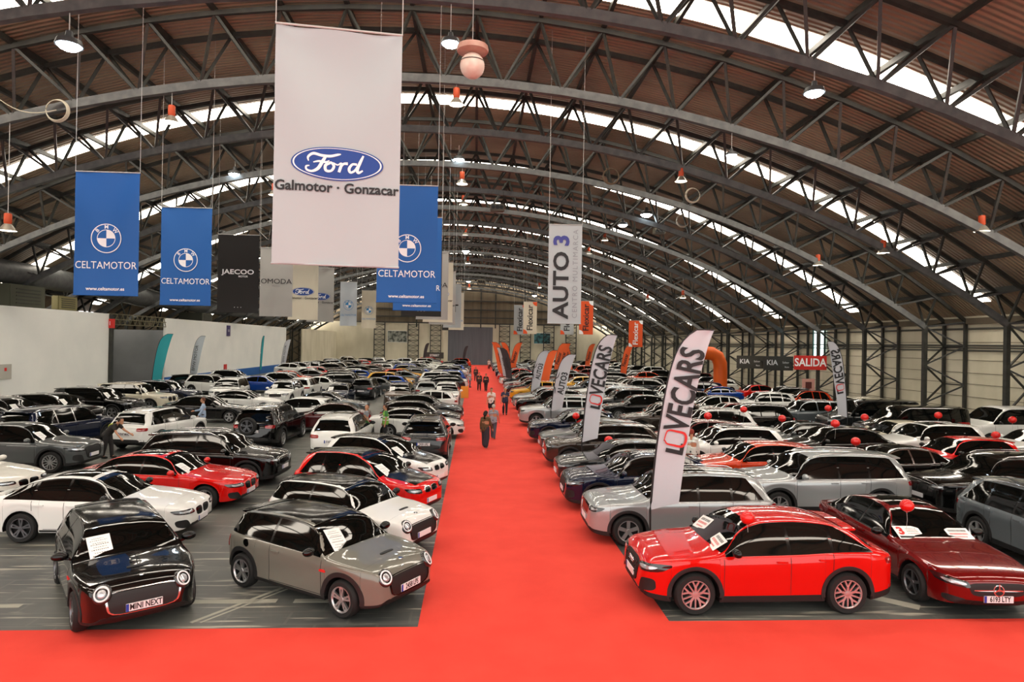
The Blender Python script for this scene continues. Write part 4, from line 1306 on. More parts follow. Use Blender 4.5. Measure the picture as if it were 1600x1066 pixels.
def dark_banner(x0, y, label, full=True):
    b_ = Banner('hanging_banner', x0, x0 + 2.05, 5.9, 9.85, y, cloth_black, label)
    b_.text('JAECOO', .33, 0, 2.05, ink_white, bold=.008, sx=1.28)
    b_.text('MOTOR', .13, .25, 1.83, ink_white, bold=.003)
    b_.text('· · ·', .3, 0, .25, ink_white)
dark_banner(-13.1, 33.2, 'black banner with white lettering, hanging next to the blue banners')
dark_banner(-3.85, 33.2, 'black banner mostly hidden behind the blue banners beside the aisle')
def omoda(x0, y, label):
    b_ = Banner('hanging_banner', x0, x0 + 1.85, 5.9, 9.85, y, cloth_grey, label)
    b_.text('OMODA', .40, 0, 2.0, ink_black, sx=1.15); b_.text('MOTOR', .12, 0, 1.75, ink_grey)
omoda(-12.45, 37.6, 'grey banner with dark wide lettering next to the black banner')
omoda(-3.5, 37.6, 'grey banner behind the blue banners, beside the aisle')
def oval_banner(x0, y, m, label):
    b_ = Banner('hanging_banner', x0, x0 + 1.95, 5.9, 9.85, y, m, label)
    b_.mark('oval_logo', lambda bm: script_oval(bm, 0, 1.85, 1.45), [logo_blue, ink_white]); b_.text('Galmotor · Gonzacar', .22, 0, 1.42, ink_black, bold=.003)
oval_banner(-12.4, 43.0, cloth_cream, 'cream banner with a blue oval logo, fifth along the white panel side')
oval_banner(-12.35, 47.5, cloth_grey, 'dull grey banner with a blue oval logo behind the cream one')
oval_banner(-3.5, 42.5, cloth_cream, 'cream banner seen at its edge beside the aisle')
oval_banner(-3.5, 48.0, cloth_grey, 'grey oval logo banner deep in the stack beside the aisle')
def pale(x0, y, m, label, w=1.5, txt=None):
    b_ = Banner('hanging_banner', x0, x0 + w, 5.9, 9.85, y, m, label)
    if txt: b_.text(txt, .95, .25, 1.7, ink_black, bold=.02)
    else:
        b_.mark('roundel', lambda bm: roundel(bm, 0, 1.85, .45), [logo_bmw, m, logo_bmw, ink_white]); b_.text('CELTAMOTOR', .24, 0, .95, logo_bmw, sx=.9)
pale(-12.25, 58.5, cloth_pale, 'pale blue banner with a small roundel in the far row')
pale(-12.0, 68.0, cloth_cream, 'smallest cream banner with a roundel in the far row')
pale(-2.95, 58.0, cloth_white, 'white banner with a large dark letter beside the aisle', 1.6, 'T')
pale(-2.9, 68.5, cloth_cream, 'cream banner furthest along beside the aisle', 1.6)
b_ = Banner('hanging_banner', -4.6, -2.3, 6.2, 8.4, 88, cloth_black, 'small black banner low beside the aisle near the end wall'); b_.text('V V V', .5, 0, .5, ink_white)

# the vertical lettering banner over the exit side
b_ = Banner('hanging_banner', 2.87, 4.22, 5.42, 9.40, 25.6, cloth_white, 'white banner with vertical dark and blue lettering, hanging over the cars', amp=.012)
b_.text('AUTO', .86, -.13, 1.55, ink_black, rot=True, bold=.022, sx=1.12); b_.text('3', .86, -.13, 3.34, purple, rot=True, bold=.03, sx=1.1)
b_.text('CENTRO MULTIMARCA', .285, .42, 2.0, ink_grey, rot=True, spacing=1.25)
def flexi(x0, y, m, ink, label, w=1.35, h=3.2, z0=5.55):
    b_ = Banner('hanging_banner', x0, x0 + w, z0, z0 + h, y, m, label, amp=.01)
    def corner(bm):
        for (cx, cz, a) in ((-w / 2, 0, 0), (w / 2, h, PI)):
            disc(bm, cx, cz, .42, .42, 0, -.002, n=10, a0=a, a1=a + PI / 2)
    b_.mark('corner_patch', corner, [cloth_orange if m is not cloth_orange else ink_white])
    b_.text('Flexicar', .82, 0, h / 2, ink, rot=True, bold=.012)
flexi(4.75, 64, cloth_cream, ink_black, 'cream banner with vertical lettering and orange corners, larger of two')
flexi(4.15, 70, cloth_white, ink_black, 'white banner with orange corners behind the cream one')
flexi(8.5, 64, cloth_white, ink_black, 'white orange-cornered banner half hidden below the tall lettered banner')
flexi(9.9, 61, cloth_orange, ink_black, 'orange hanging banner with vertical dark lettering')
flexi(17.4, 72, cloth_orange, ink_white, 'orange hanging banner close to the side wall lattice', 1.6, 3.0, 4.4)

# ------------------------------------------------------------------ feather flags
FL = [(0, 0), (.09, 1.11), (.21, 2.05), (.345, 2.81), (.535, 3.42), (.745, 3.71), (1.0, 3.86), (1.31, 3.85)]
FR = [(.594, .15), (.69, .94), (.82, 1.70), (.93, 2.39), (1.09, 3.12), (1.215, 3.59), (1.28, 3.78), (1.31, 3.85)]
def along(P):
    d = [0]
    for i in range(1, len(P)): d.append(d[-1] + math.dist(P[i], P[i - 1]))
    fx = pchip([(a / d[-1], p[0]) for a, p in zip(d, P)]); fz = pchip([(a / d[-1], p[1]) for a, p in zip(d, P)])
    return lambda t: (fx(t), fz(t))
fl_l, fl_r = along(FL), along(FR)
ROWS, _y = [], 24.3     # depth of each row of parked cars
while _y < 124:
    ROWS.append(_y); _y += 2.9 if _y < 61.9 else (3.5 if _y < 90 else 4.4)
def feather(x, y, m, label, scale=1.0, zb=1.1, flip=1, rz=0.0, marks=None, group='feather flags', slim=1.0, polem=None):
    if (x > 2.8 or -20 < x < 0) and y > 24:   # flags stand in the gaps between parked cars
        y = min((ROWS[i] + ROWS[i + 1]) / 2 for i in range(len(ROWS) - 1) if (ROWS[i] + ROWS[i + 1]) / 2 > y - 1.6)
    root = empty('feather_flag', (x, y, 0), rz); tag(root, label, 'flag', group)
    bm = bmesh.new(); n = 30; g = []
    for i in range(n + 1):
        a, b = fl_l(i / n), fl_r(i / n); row = []
        for j in range(8):
            t = j / 7
            u = a[0] + (b[0] - a[0]) * t; v = a[1] + (b[1] - a[1]) * t
            row.append(bm.verts.new((flip * u * scale * slim, .035 * math.sin(t * 4 + v * 1.5) * t, zb + v * scale)))
        g.append(row)
    for i in range(n):
        for j in range(7): bm.faces.new((g[i][j], g[i][j + 1], g[i + 1][j + 1], g[i + 1][j]))
    bmesh.ops.remove_doubles(bm, verts=bm.verts[:], dist=.0005)
    ret = bmesh.ops.extrude_face_region(bm, geom=bm.faces[:])
    for v in ret['geom']:
        if isinstance(v, bmesh.types.BMVert): v.co.y += .004
    link('cloth', mesh_of(bm, 'flag_cloth'), m, root)
    bm = bmesh.new()
    pts = [(0, 0, 0), (0, 0, zb * .5)] + [(flip * (fl_l(i / 24)[0] * slim - .012) * scale, 0, zb + (fl_l(i / 24)[1]) * scale) for i in range(25)]
    tube(bm, pts, [.018, .018] + [.024 - .01 * i / 24 for i in range(25)], 8)
    link('pole', mesh_of(bm, 'flag_pole'), polem or darkplast, root)
    bm = bmesh.new(); lathe(bm, [(.001, .0), (.24, .0), (.24, .03), (.05, .05), (.03, .12), (.001, .12)], 'z', 20)
    link('base', mesh_of(bm, 'flag_base'), darkplast, root)
    if marks:
        bm = bmesh.new(); marks(bm)
        for v in bm.verts:
            v.co.x *= flip * scale * slim; v.co.z = zb + v.co.z * scale; v.co.y -= .045
        me = bpy.data.meshes.new('lettering'); bm.to_mesh(me); bm.free()
        for q in (ink_black, ink_red): me.materials.append(q)
        link('lettering', me, None, root)
    return root
def lovecars(bm):
    a = math.radians(11.5)
    ex, ey = Vector((math.sin(a), 0, math.cos(a))), Vector((-math.cos(a), 0, math.sin(a)))
    o = Vector((.42, 0, 1.18))
    text_into(bm, 'L', .50, o + ex * .02 - ey * .06, ex, ey, bold=.02, align='LEFT')
    text_into(bm, 'VECARS', .74, o + ex * .52 - ey * .0, ex, ey, bold=.018, align='LEFT', sx=.685)
    c = o + ex * .36
    pts = []
    for i in range(17):   # open red heart-like loop
        t = 2 * PI * i / 16
        r = .20 + .05 * math.cos(t * 2)
        q = c + ex * (r * 1.0 * math.sin(t) - (.10 if i in (0, 16) else 0)) + ey * (.23 * math.cos(t))
        pts.append((q.x, q.z))
    ribbon(bm, pts, [.02 + .035 * abs(math.sin(PI * i / 16)) for i in range(17)], 1, -.004, 4)
def auto3(bm):
    a = math.radians(10)
    ex, ey = Vector((math.sin(a), 0, math.cos(a))), Vector((-math.cos(a), 0, math.sin(a)))
    text_into(bm, 'AUTO3', .46, Vector((.60, 0, 1.9)), ex, ey, bold=.012, sx=1.0)
    c = Vector((.30, 0, 1.9))
    ribbon(bm, [((c + ex * q[0] + ey * q[1]).x, (c + ex * q[0] + ey * q[1]).z) for q in ((-.7, 0), (-.35, .06), (-.15, .2), (.2, .2), (.4, .05), (.75, 0))], [.03, .05, .05, .05, .05, .02], 0, -.002)
flag_white = mat('flag_white', '#bfc1c8', .7); flag_orange = mat('flag_orange', '#e8622a', .7); flag_teal = mat('flag_teal', '#2fa3ac', .7); flag_dark = mat('flag_dark', '#3a2f33', .7)
feather(3.78, 13.42, flag_white, 'nearest tall white feather flag, standing behind the bright red car', marks=lovecars)
feather(3.86, 22.65, flag_white, 'second tall white feather flag with dark lettering beside the aisle', marks=lovecars, slim=.92)
feather(18.95, 31.2, flag_white, 'white feather flag with reversed lettering in front of the exit side vans', marks=lovecars, flip=-1, slim=.85)
feather(4.15, 34.2, flag_white, 'shorter white feather flag with a car outline beside the aisle', .80, .95, marks=auto3, slim=1.25)
feather(4.3, 50.5, flag_white, 'small white feather flag further along the aisle', .82, .9, marks=auto3, slim=1.3)
feather(5.3, 51.0, flag_orange, 'orange feather flag right behind a small white one', .82, .9, slim=1.3)
def scrawl(bm):
    a = math.radians(11)
    text_into(bm, 'Flexicar', .5, Vector((.48, 0, 1.9)), (math.sin(a), 0, math.cos(a)), (-math.cos(a), 0, math.sin(a)), bold=.01)
for k, (fx, fy, mm, fp, lab) in enumerate(((3.55, 66, flag_white, -1, 'white feather flag at the carpet edge among orange flags'), (3.7, 62.5, flag_dark, -1, 'dark feather flag at the carpet edge before the orange flags'),
        (3.5, 74, flag_orange, -1, 'first orange feather flag at the carpet edge'), (3.6, 82, flag_orange, -1, 'second orange feather flag at the carpet edge'), (4.4, 80, flag_orange, 1, 'orange feather flag bent away from the carpet edge'), (5.2, 90, flag_orange, -1, 'orange feather flag standing behind the carpet edge group'),
        (9.6, 77, flag_orange, 1, 'orange feather flag among the far cars below the orange banner'), (10.6, 80, flag_orange, 1, 'second orange feather flag among the far cars'), (13.0, 84, flag_orange, -1, 'orange feather flag before the fourth end wall post'), (17.0, 74, flag_orange, 1, 'orange feather flag by the side wall lattice'), (16.5, 96, flag_orange, 1, 'furthest orange feather flag by the side wall'))):
    feather(fx, fy, mm, lab, .95 if k > 1 else .8, 1.0, flip=fp, marks=scrawl, slim=1.25)
feather(-26.4, 54, flag_teal, 'wide teal feather flag in front of the grey recess', 1.05, .8, slim=1.2)
def thin_txt(bm):
    a = math.radians(8); text_into(bm, 'BMW MOTOR', .36, Vector((.45, 0, 1.9)), (math.sin(a), 0, math.cos(a)), (-math.cos(a), 0, math.sin(a)))
feather(-26.2, 60.5, cloth_pale, 'pale feather flag before the middle white panel', 1.05, .7, marks=thin_txt)
feather(-26.3, 80, flag_teal, 'narrow teal feather flag along the middle white panel', 1.1, .7, slim=.35)
feather(-26.3, 88.5, flag_white, 'grey-white feather flag near the far end of the middle panel', 1.0, .7, marks=thin_txt)
feather(-2.2, 112, flag_dark, 'black feather flag near the end of the carpet', .6, 1.6, slim=1.2)
feather(-9.5, 118, flag_dark, 'black feather flag before the end wall posts', .7, 1.6, slim=1.2)

# ------------------------------------------------------------------ lamps hung from the arches
lamp_glow = mat('lamp_glow', '#dff2ff', .4, emit=LAMP_EMIT); lamp_dim = mat('lamp_warm_glow', '#fff3dd', .4, emit=6.0)
lamp_orange = mat('lamp_orange', '#c2491c', .5); lamp_bell = mat('lamp_bell', '#a9a294', .3, .5); lamp_grey = mat('lamp_grey', '#3d3f40', .5)
def at(px, py, Y):
    """point of the hall at depth Y seen at that place of the frame"""
    d = fw + rt * ((px - 800) / 1000) - up * ((py - 533) / 1000)
    return Vector((0, 0, CAM_H)) + d * (Y / d.y)
def at_x(px, py, X):
    d = fw + rt * ((px - 800) / 1000) - up * ((py - 533) / 1000)
    return Vector((0, 0, CAM_H)) + d * (X / d.x)
_lm = {}
def lamp_meshes(kind):
    if kind in _lm: return _lm[kind]
    out = []
    if kind == 'bell':
        bm = bmesh.new(); lathe(bm, [(.001, .66), (.11, .66), (.13, .62), (.13, .30), (.10, .26), (.001, .26)], 'z', 18); out.append(('ballast_housing', mesh_of(bm, 'ballast_housing'), lamp_orange))
        bm = bmesh.new(); lathe(bm, [(.10, .27), (.17, .2), (.27, .04), (.31, .0), (.30, .0), (.255, .04), (.16, .19), (.09, .255)], 'z', 24); out.append(('reflector', mesh_of(bm, 'reflector'), lamp_bell))
        bm = bmesh.new(); lathe(bm, [(.001, .012), (.285, .012), (.285, .02), (.001, .03)], 'z', 24); out.append(('lens', mesh_of(bm, 'lens'), lamp_dim))
    else:
        bm = bmesh.new(); lathe(bm, [(.001, .34), (.07, .34), (.09, .2), (.25, .14), (.29, .03), (.29, 0), (.26, 0)], 'z', 24); out.append(('housing', mesh_of(bm, 'lamp_housing'), lamp_grey))
        bm = bmesh.new(); lathe(bm, [(.001, -.11), (.10, -.10), (.19, -.06), (.25, .0), (.26, .02), (.001, .03)], 'z', 24); out.append(('lens', mesh_of(bm, 'lens'), lamp_glow))
    bm = bmesh.new(); tube(bm, [(0, 0, .3), (0, 0, 1.0)], .012, 6); out.append(('cable', mesh_of(bm, 'lamp_cable'), cord))
    _lm[kind] = out
    return out
def lower_z(x):
    hs, rise, zk = XI_R - CX, 8.9, 6.0; rl = (hs * hs + rise * rise) / (2 * rise)
    return zk + rise - rl + math.sqrt(max(0, rl * rl - (x - CX) ** 2))
def lamp(px, py, Y, kind, label, s=1.0):
    p = at(px, py, Y)
    root = empty('high_bay_lamp', p); root.scale = (s, s, s)
    tag(root, label, 'lamp', 'high bay lamps')
    for nm, me, m in lamp_meshes(kind):
        o = link(nm, me, m, root)
        if nm == 'cable':
            top = max(lower_z(p.x), p.z + .7 * s)
            o.scale = (1, 1, 1); o.location = (0, 0, .3 - .3 * ((top - p.z) / s - .3) / .7); o.scale.z = ((top - p.z) / s - .3) / .7
TY = {k: (k + .2) * PITCH for k in range(0, 23)}
for (px, py, k, kind, lab, s) in (
    (108, 72, 3, 'led', 'large lit lamp in the upper corner over the white panel side', 1.25),
    (704, 69, 3, 'led', 'lit lamp hanging next to the round ceiling globe', 1.0), (1272, 146, 3, 'led', 'brightest lit lamp over the exit side', 1.1),
    (367, 273, 6, 'led', 'lit lamp between the blue banners and the big white banner', 1.3), (717, 250, 6, 'led', 'lit lamp above the second blue banner by the aisle', 1.2),
    (1010, 336, 7, 'led', 'lit lamp above the vertical lettered banner', 1.5), (728, 393, 11, 'led', 'small lit lamp in the line over the aisle', 1.5), (1143, 243, 4, 'led', 'lit lamp at the edge of the bright skylight strip', .8),
    (732, 440, 16, 'led', 'tiny lit lamp low in the line over the aisle', 1.3), (996, 482, 18, 'led', 'tiny lit lamp far over the exit side cars', 1.4), (835, 462, 17, 'led', 'tiny lit lamp above the cream hanging banners', 1.4), (973, 352, 7, 'led', 'lit flat lamp over the middle arches', 1.2),
    (268, 192, 4, 'bell', 'orange bell lamp over the nearest blue banner', 1.0), (713, 164, 4, 'bell', 'orange bell lamp below the round ceiling globe', 1.0),
    (722, 288, 6, 'bell', 'orange bell lamp below a lit lamp over the aisle', 1.1), (1064, 284, 5, 'bell', 'orange bell lamp next to the white cable hoop', 1.0),
    (1534, 362, 4, 'bell', 'orange bell lamp nearest the side wall lattice', 1.0), (1380, 396, 5, 'bell', 'orange bell lamp, second from the side wall', 1.0), (1278, 415, 6, 'bell', 'orange bell lamp before the third skylight strip', 1.0),
    (12, 361, 4, 'bell', 'orange bell lamp at the white panel edge of the picture', 1.0), (945, 376, 9, 'bell', 'orange bell lamp above the banner with vertical lettering', 1.0), (920, 397, 10, 'bell', 'yellowish bell lamp behind the vertical lettered banner', 1.0),
    (1067, 466, 9, 'bell', 'orange bell lamp over the tall white flags', 1.0), (1012, 470, 11, 'bell', 'small orange bell lamp over the exit side', 1.0), (843, 450, 15, 'bell', 'tiny bell lamp over the cream hanging banners', 1.1), (428, 305, 6, 'bell', 'orange bell lamp half behind the big white banner', 1.0),
    (724, 320, 8, 'bell', 'bell lamp over the aisle before the fourth skylight', 1.1), (727, 368, 10, 'bell', 'bell lamp over the aisle before the fifth skylight', 1.1), (731, 412, 13, 'bell', 'small bell lamp over the aisle', 1.2), (733, 452, 18, 'bell', 'furthest tiny bell lamp over the aisle', 1.3)):
    lamp(px, py, TY[k], kind, lab, s)

# globe with ring hung from the vault
p = at(738, 103, 15.6)
root = empty('hanging_globe', p); tag(root, 'pinkish white loudspeaker globe under a round disc, hanging from the vault', 'loudspeaker')
bm = bmesh.new(); sphere(bm, (0, 0, 0), (.30, .30, .31), 24, 16); g_ = link('globe', mesh_of(bm, 'globe'), noise_mat('globe_skin', '#d9b8aa', '#e6d9cc', 3, .5), root)
bm = bmesh.new(); lathe(bm, [(.302, .075), (.306, .085), (.302, .095)], 'z', 28); link('seam', mesh_of(bm, 'globe_seam'), darkplast, g_)
bm = bmesh.new(); lathe(bm, [(.001, .30), (.2, .30), (.375, .34), (.39, .40), (.375, .47), (.2, .49), (.001, .49)], 'z', 28); link('disc', mesh_of(bm, 'globe_disc'), noise_mat('disc_skin', '#b98a7a', '#c9a595', 3, .6), root)
bm = bmesh.new(); tube(bm, [(0, 0, .48), (0, 0, 6.0)], .01, 6); link('cable', mesh_of(bm, 'globe_cable'), cord, root)
# coiled cable hoops hung on the arches
hoop_m = mat('hoop_white', '#bcb6a2', .6)
for (px, py, k, r, m_, lab) in ((88, 172, 4, .38, hoop_m, 'coiled white cable loop on an arch by the corner lamp'), (1083, 305, 5, .33, hoop_m, 'white cable hoop hung on an arch beside a bell lamp'), (955, 275, 5, .36, mat('hoop_brown', '#6d5c46', .6), 'brownish cable loop on an arch over the aisle'), (1067, 345, 7, .4, hoop_m, 'cable loop on an arch beyond the white hoop')):
    p = at(px, py, TY[k] - .35)
    bm = bmesh.new()
    for q in range(4): tube(bm, [(r * (1 + .04 * q) * math.cos(a * PI / 14), .03 * q, r * (1 + .04 * q) * math.sin(a * PI / 14)) for a in range(29)], .018, 6)
    o = link('cable_loop', mesh_of(bm, 'cable_loop'), m_, None, p); tag(o, lab, 'cable')
p, q = at(88, 172, TY[4] - .35), at(-30, 130, TY[4] - .35)
bm = bmesh.new(); tube(bm, [p + (q - p) * (i / 12) - Vector((0, 0, .5 * math.sin(PI * i / 12))) for i in range(13)], .018, 6)
tag(link('slack_cable', mesh_of(bm, 'slack_cable'), hoop_m), 'slack white cable running from the coiled loop to the picture edge', 'cable')
# projector housings hung over the aisle
for (px, py, Y, s, lab) in ((777, 325, 43, 1.0, 'boxy projector rig hung over the aisle under the second skylight'), (1030, 362, 47, .9, 'boxy projector rig hung over the exit side'), (763, 402, 68, 1.2, 'small dark rig hung over the aisle'), (752, 440, 96, 1.2, 'furthest small rig hung over the aisle')):
    p = at(px, py, Y)
    root = empty('projector_rig', p); tag(root, lab, 'projector')
    bm = bmesh.new(); box(bm, (0, 0, 0), (.95 * s, .6, .5 * s)); bmesh.ops.bevel(bm, geom=bm.edges[:], offset=.05, segments=2, affect='EDGES'); link('housing', mesh_of(bm, 'rig_housing'), mat('rig_khaki', '#5d584c', .6), root)
    for dx in (-.28, 0, .28):
        bm = bmesh.new(); lathe(bm, [(.13 * s, -.30), (.13 * s, -.36), (.09 * s, -.36), (.001, -.33)], 'y', 16, (dx * s, 0, 0)); link('spotlight', mesh_of(bm, 'rig_spot'), darkplast, root)
    bm = bmesh.new()
    for dx in (-.4, .4): tube(bm, [(dx * s, 0, .25 * s), (dx * s, 0, max(1.0, lower_z(p.x) - p.z))], .015, 6)
    link('hanger', mesh_of(bm, 'rig_hanger'), steel, root)

# ------------------------------------------------------------------ signs
def sign(name, c, w, h, m, label, texts, facing=0.0, th=.06, cat='sign'):
    root = empty(name, c, facing); tag(root, label, cat)
    bm = bmesh.new(); box(bm, (0, 0, 0), (w, th, h)); link('board', mesh_of(bm, 'sign_board', False), m, root)
    for (t, size, x, z, mm, kw) in texts:
        bm = bmesh.new(); text_into(bm, t, size, (x, -th / 2 - .006, z), (1, 0, 0), (0, 0, 1), **kw)
        link('lettering', mesh_of(bm, 'lettering', False), mm, root)
    return root
sign_red = mat('sign_red', '#c3251f', .5); sign_dark = mat('sign_dark', '#3f3d38', .6)
p = at(1266, 567, 49.02)
sign('exit_sign', p, 2.55, 1.12, sign_red, 'red exit sign reading SALIDA in white by the side wall lattice', [('SALIDA', .86, 0, 0, ink_white, dict(bold=.02, sx=.88))], math.radians(-4))
for (px, py, Y, lab) in ((1172, 566, 61.02, 'dark board with white lettering, further of two by the orange arch'), (1216, 568, 55.02, 'dark board with white lettering, next to the red exit sign')):
    sign('dark_sign', at(px, py, Y), 2.6, 1.25, sign_dark, lab, [('KIA', .62, -.55, .05, ink_white, dict(bold=.014)), ('Sabor', .26, .65, .08, ink_white, {}), ('Rent', .2, .75, -.32, ink_white, {})], math.radians(-4))
sign('wall_notice', at(1263, 603, 49.02), 1.0, 1.1, mat('notice_pink', '#c9948a', .6), 'pale red notice board with a dark square below the exit sign', [('■', .7, 0, 0, mat('notice_dark', '#5a2420', .6), {})])
sign('dark_sign', at(679, 555.5, 120), 3.4, 1.15, sign_dark, 'dark board with white lettering before the end wall', [('STREET', .55, 0, 0, ink_white, dict(bold=.012))])
sign('fire_sign', (-27.9, 50.58, 5.55), .7, .7, sign_red, 'small red and white sign on the post by the recess', [('1', .45, 0, 0, ink_white, {})])
sign('fire_box', at_x(352, 577, -27.96), .8, 1.1, sign_red, 'red fire hose box on the middle white panel', [('—', .3, 0, .1, ink_white, {})], PI / 2)
sign('purple_plaque', at_x(357, 517, -27.96), 1.0, 1.2, mat('plaque_purple', '#4a3f6e', .6), 'small purple plaque near the top of the middle white panel', [('101', .4, 0, 0, ink_white, {})], PI / 2)
sign('wall_notice', (-27.96, 39.8, 2.35), 1.0, .9, mat('cabinet_white', '#b9b7ae', .6), 'small pale cabinet with a red mark on the near white panel', [('▪', .7, 0, .15, ink_red, {})], PI / 2)
def picture(c, w, h, c1, c2, label):
    m = noise_mat('picture_' + c1[1:], c1, c2, 1.6, .6, lo=.4, hi=.6)
    root = empty('picture_poster', c); tag(root, label, 'poster')
    bm = bmesh.new(); box(bm, (0, 0, 0), (w, .06, h)); link('print', mesh_of(bm, 'print', False), m, root)
    bm = bmesh.new()
    for s in (-1, 1): box(bm, (s * w / 2, 0, 0), (.08, .1, h + .08)); box(bm, (0, 0, s * h / 2), (w + .08, .1, .08))
    link('frame', mesh_of(bm, 'poster_frame', False), wall_white, root)
picture(at(621, 526, 130.95), 3.9, 2.3, '#3f4640', '#a9ada4', 'grey photographic poster on the end wall between two lattice posts')
picture(at(847, 529, 130.95), 3.4, 2.2, '#1f3d44', '#4f8c94', 'teal photographic poster on the end wall on the exit side')

# inflatable orange arch by the side wall
root = empty('inflatable_arch', (20.9, 58, 0)); tag(root, 'orange inflatable arch leg and elbow standing behind the parked cars', 'inflatable arch')
bm = bmesh.new()
tube(bm, [(1.75, 0, 0), (1.75, 0, 2.2), (1.72, 0, 3.0), (1.45, 0, 3.65), (.9, 0, 3.95), (0, 0, 4.0), (-.9, 0, 3.95), (-1.45, 0, 3.65), (-1.72, 0, 3.0), (-1.75, 0, 2.2), (-1.75, 0, 0)], .62, 20)
link('tube', mesh_of(bm, 'inflatable_tube'), mat('inflatable_orange', '#e8620f', .5), root)
for sg in (-1, 1):
    bm = bmesh.new(); lathe(bm, [(.63, 0), (.66, .02), (.66, .25), (.63, .3)], 'z', 20, (sg * 1.75, 0, 0)); link('base_cuff', mesh_of(bm, 'base_cuff'), mat('cuff_orange', '#b8480a', .6), root)
# small orange stand at the carpet edge
p = at(726, 617, 53)
root = empty('a_board', (p.x, 53, 0)); tag(root, 'small orange a-board standing at the carpet edge by a white car', 'sign')
for s in (-1, 1):
    bm = bmesh.new(); bar(bm, (0, s * .28, .0), (0, s * .04, .95), .62, .03, Vector((1, 0, 0)).cross(Vector((0, 0, 1)))); link('panel', mesh_of(bm, 'a_board_panel', False), mat('aboard_orange', '#e08a1c', .6), root)

# ------------------------------------------------------------------ people
skin = mat('skin', '#b98566', .6)
def capsules(segs, voxel):
    """segs: (points, radii); all merged into one skin"""
    bm = bmesh.new()
    for pts, rad in segs:
        if len(pts) == 1: sphere(bm, pts[0], rad, 14, 10)
        else:
            tube(bm, pts, rad, 10)
            r = rad if hasattr(rad, '__len__') else [rad] * len(pts)
            sphere(bm, pts[0], r[0] * .98, 10, 6); sphere(bm, pts[-1], r[-1] * .98, 10, 6)
    me = bpy.data.meshes.new('body'); bm.to_mesh(me); bm.free()
    o = bpy.data.objects.new('tmp', me); COL.objects.link(o)
    md = o.modifiers.new('r', 'REMESH'); md.mode = 'VOXEL'; md.voxel_size = voxel
    sm = o.modifiers.new('s', 'SMOOTH'); sm.factor = .5; sm.iterations = 3
    dg = bpy.context.evaluated_depsgraph_get()
    out = bpy.data.meshes.new_from_object(o.evaluated_get(dg))
    bpy.data.objects.remove(o)
    for pgn in out.polygons: pgn.use_smooth = True
    return out
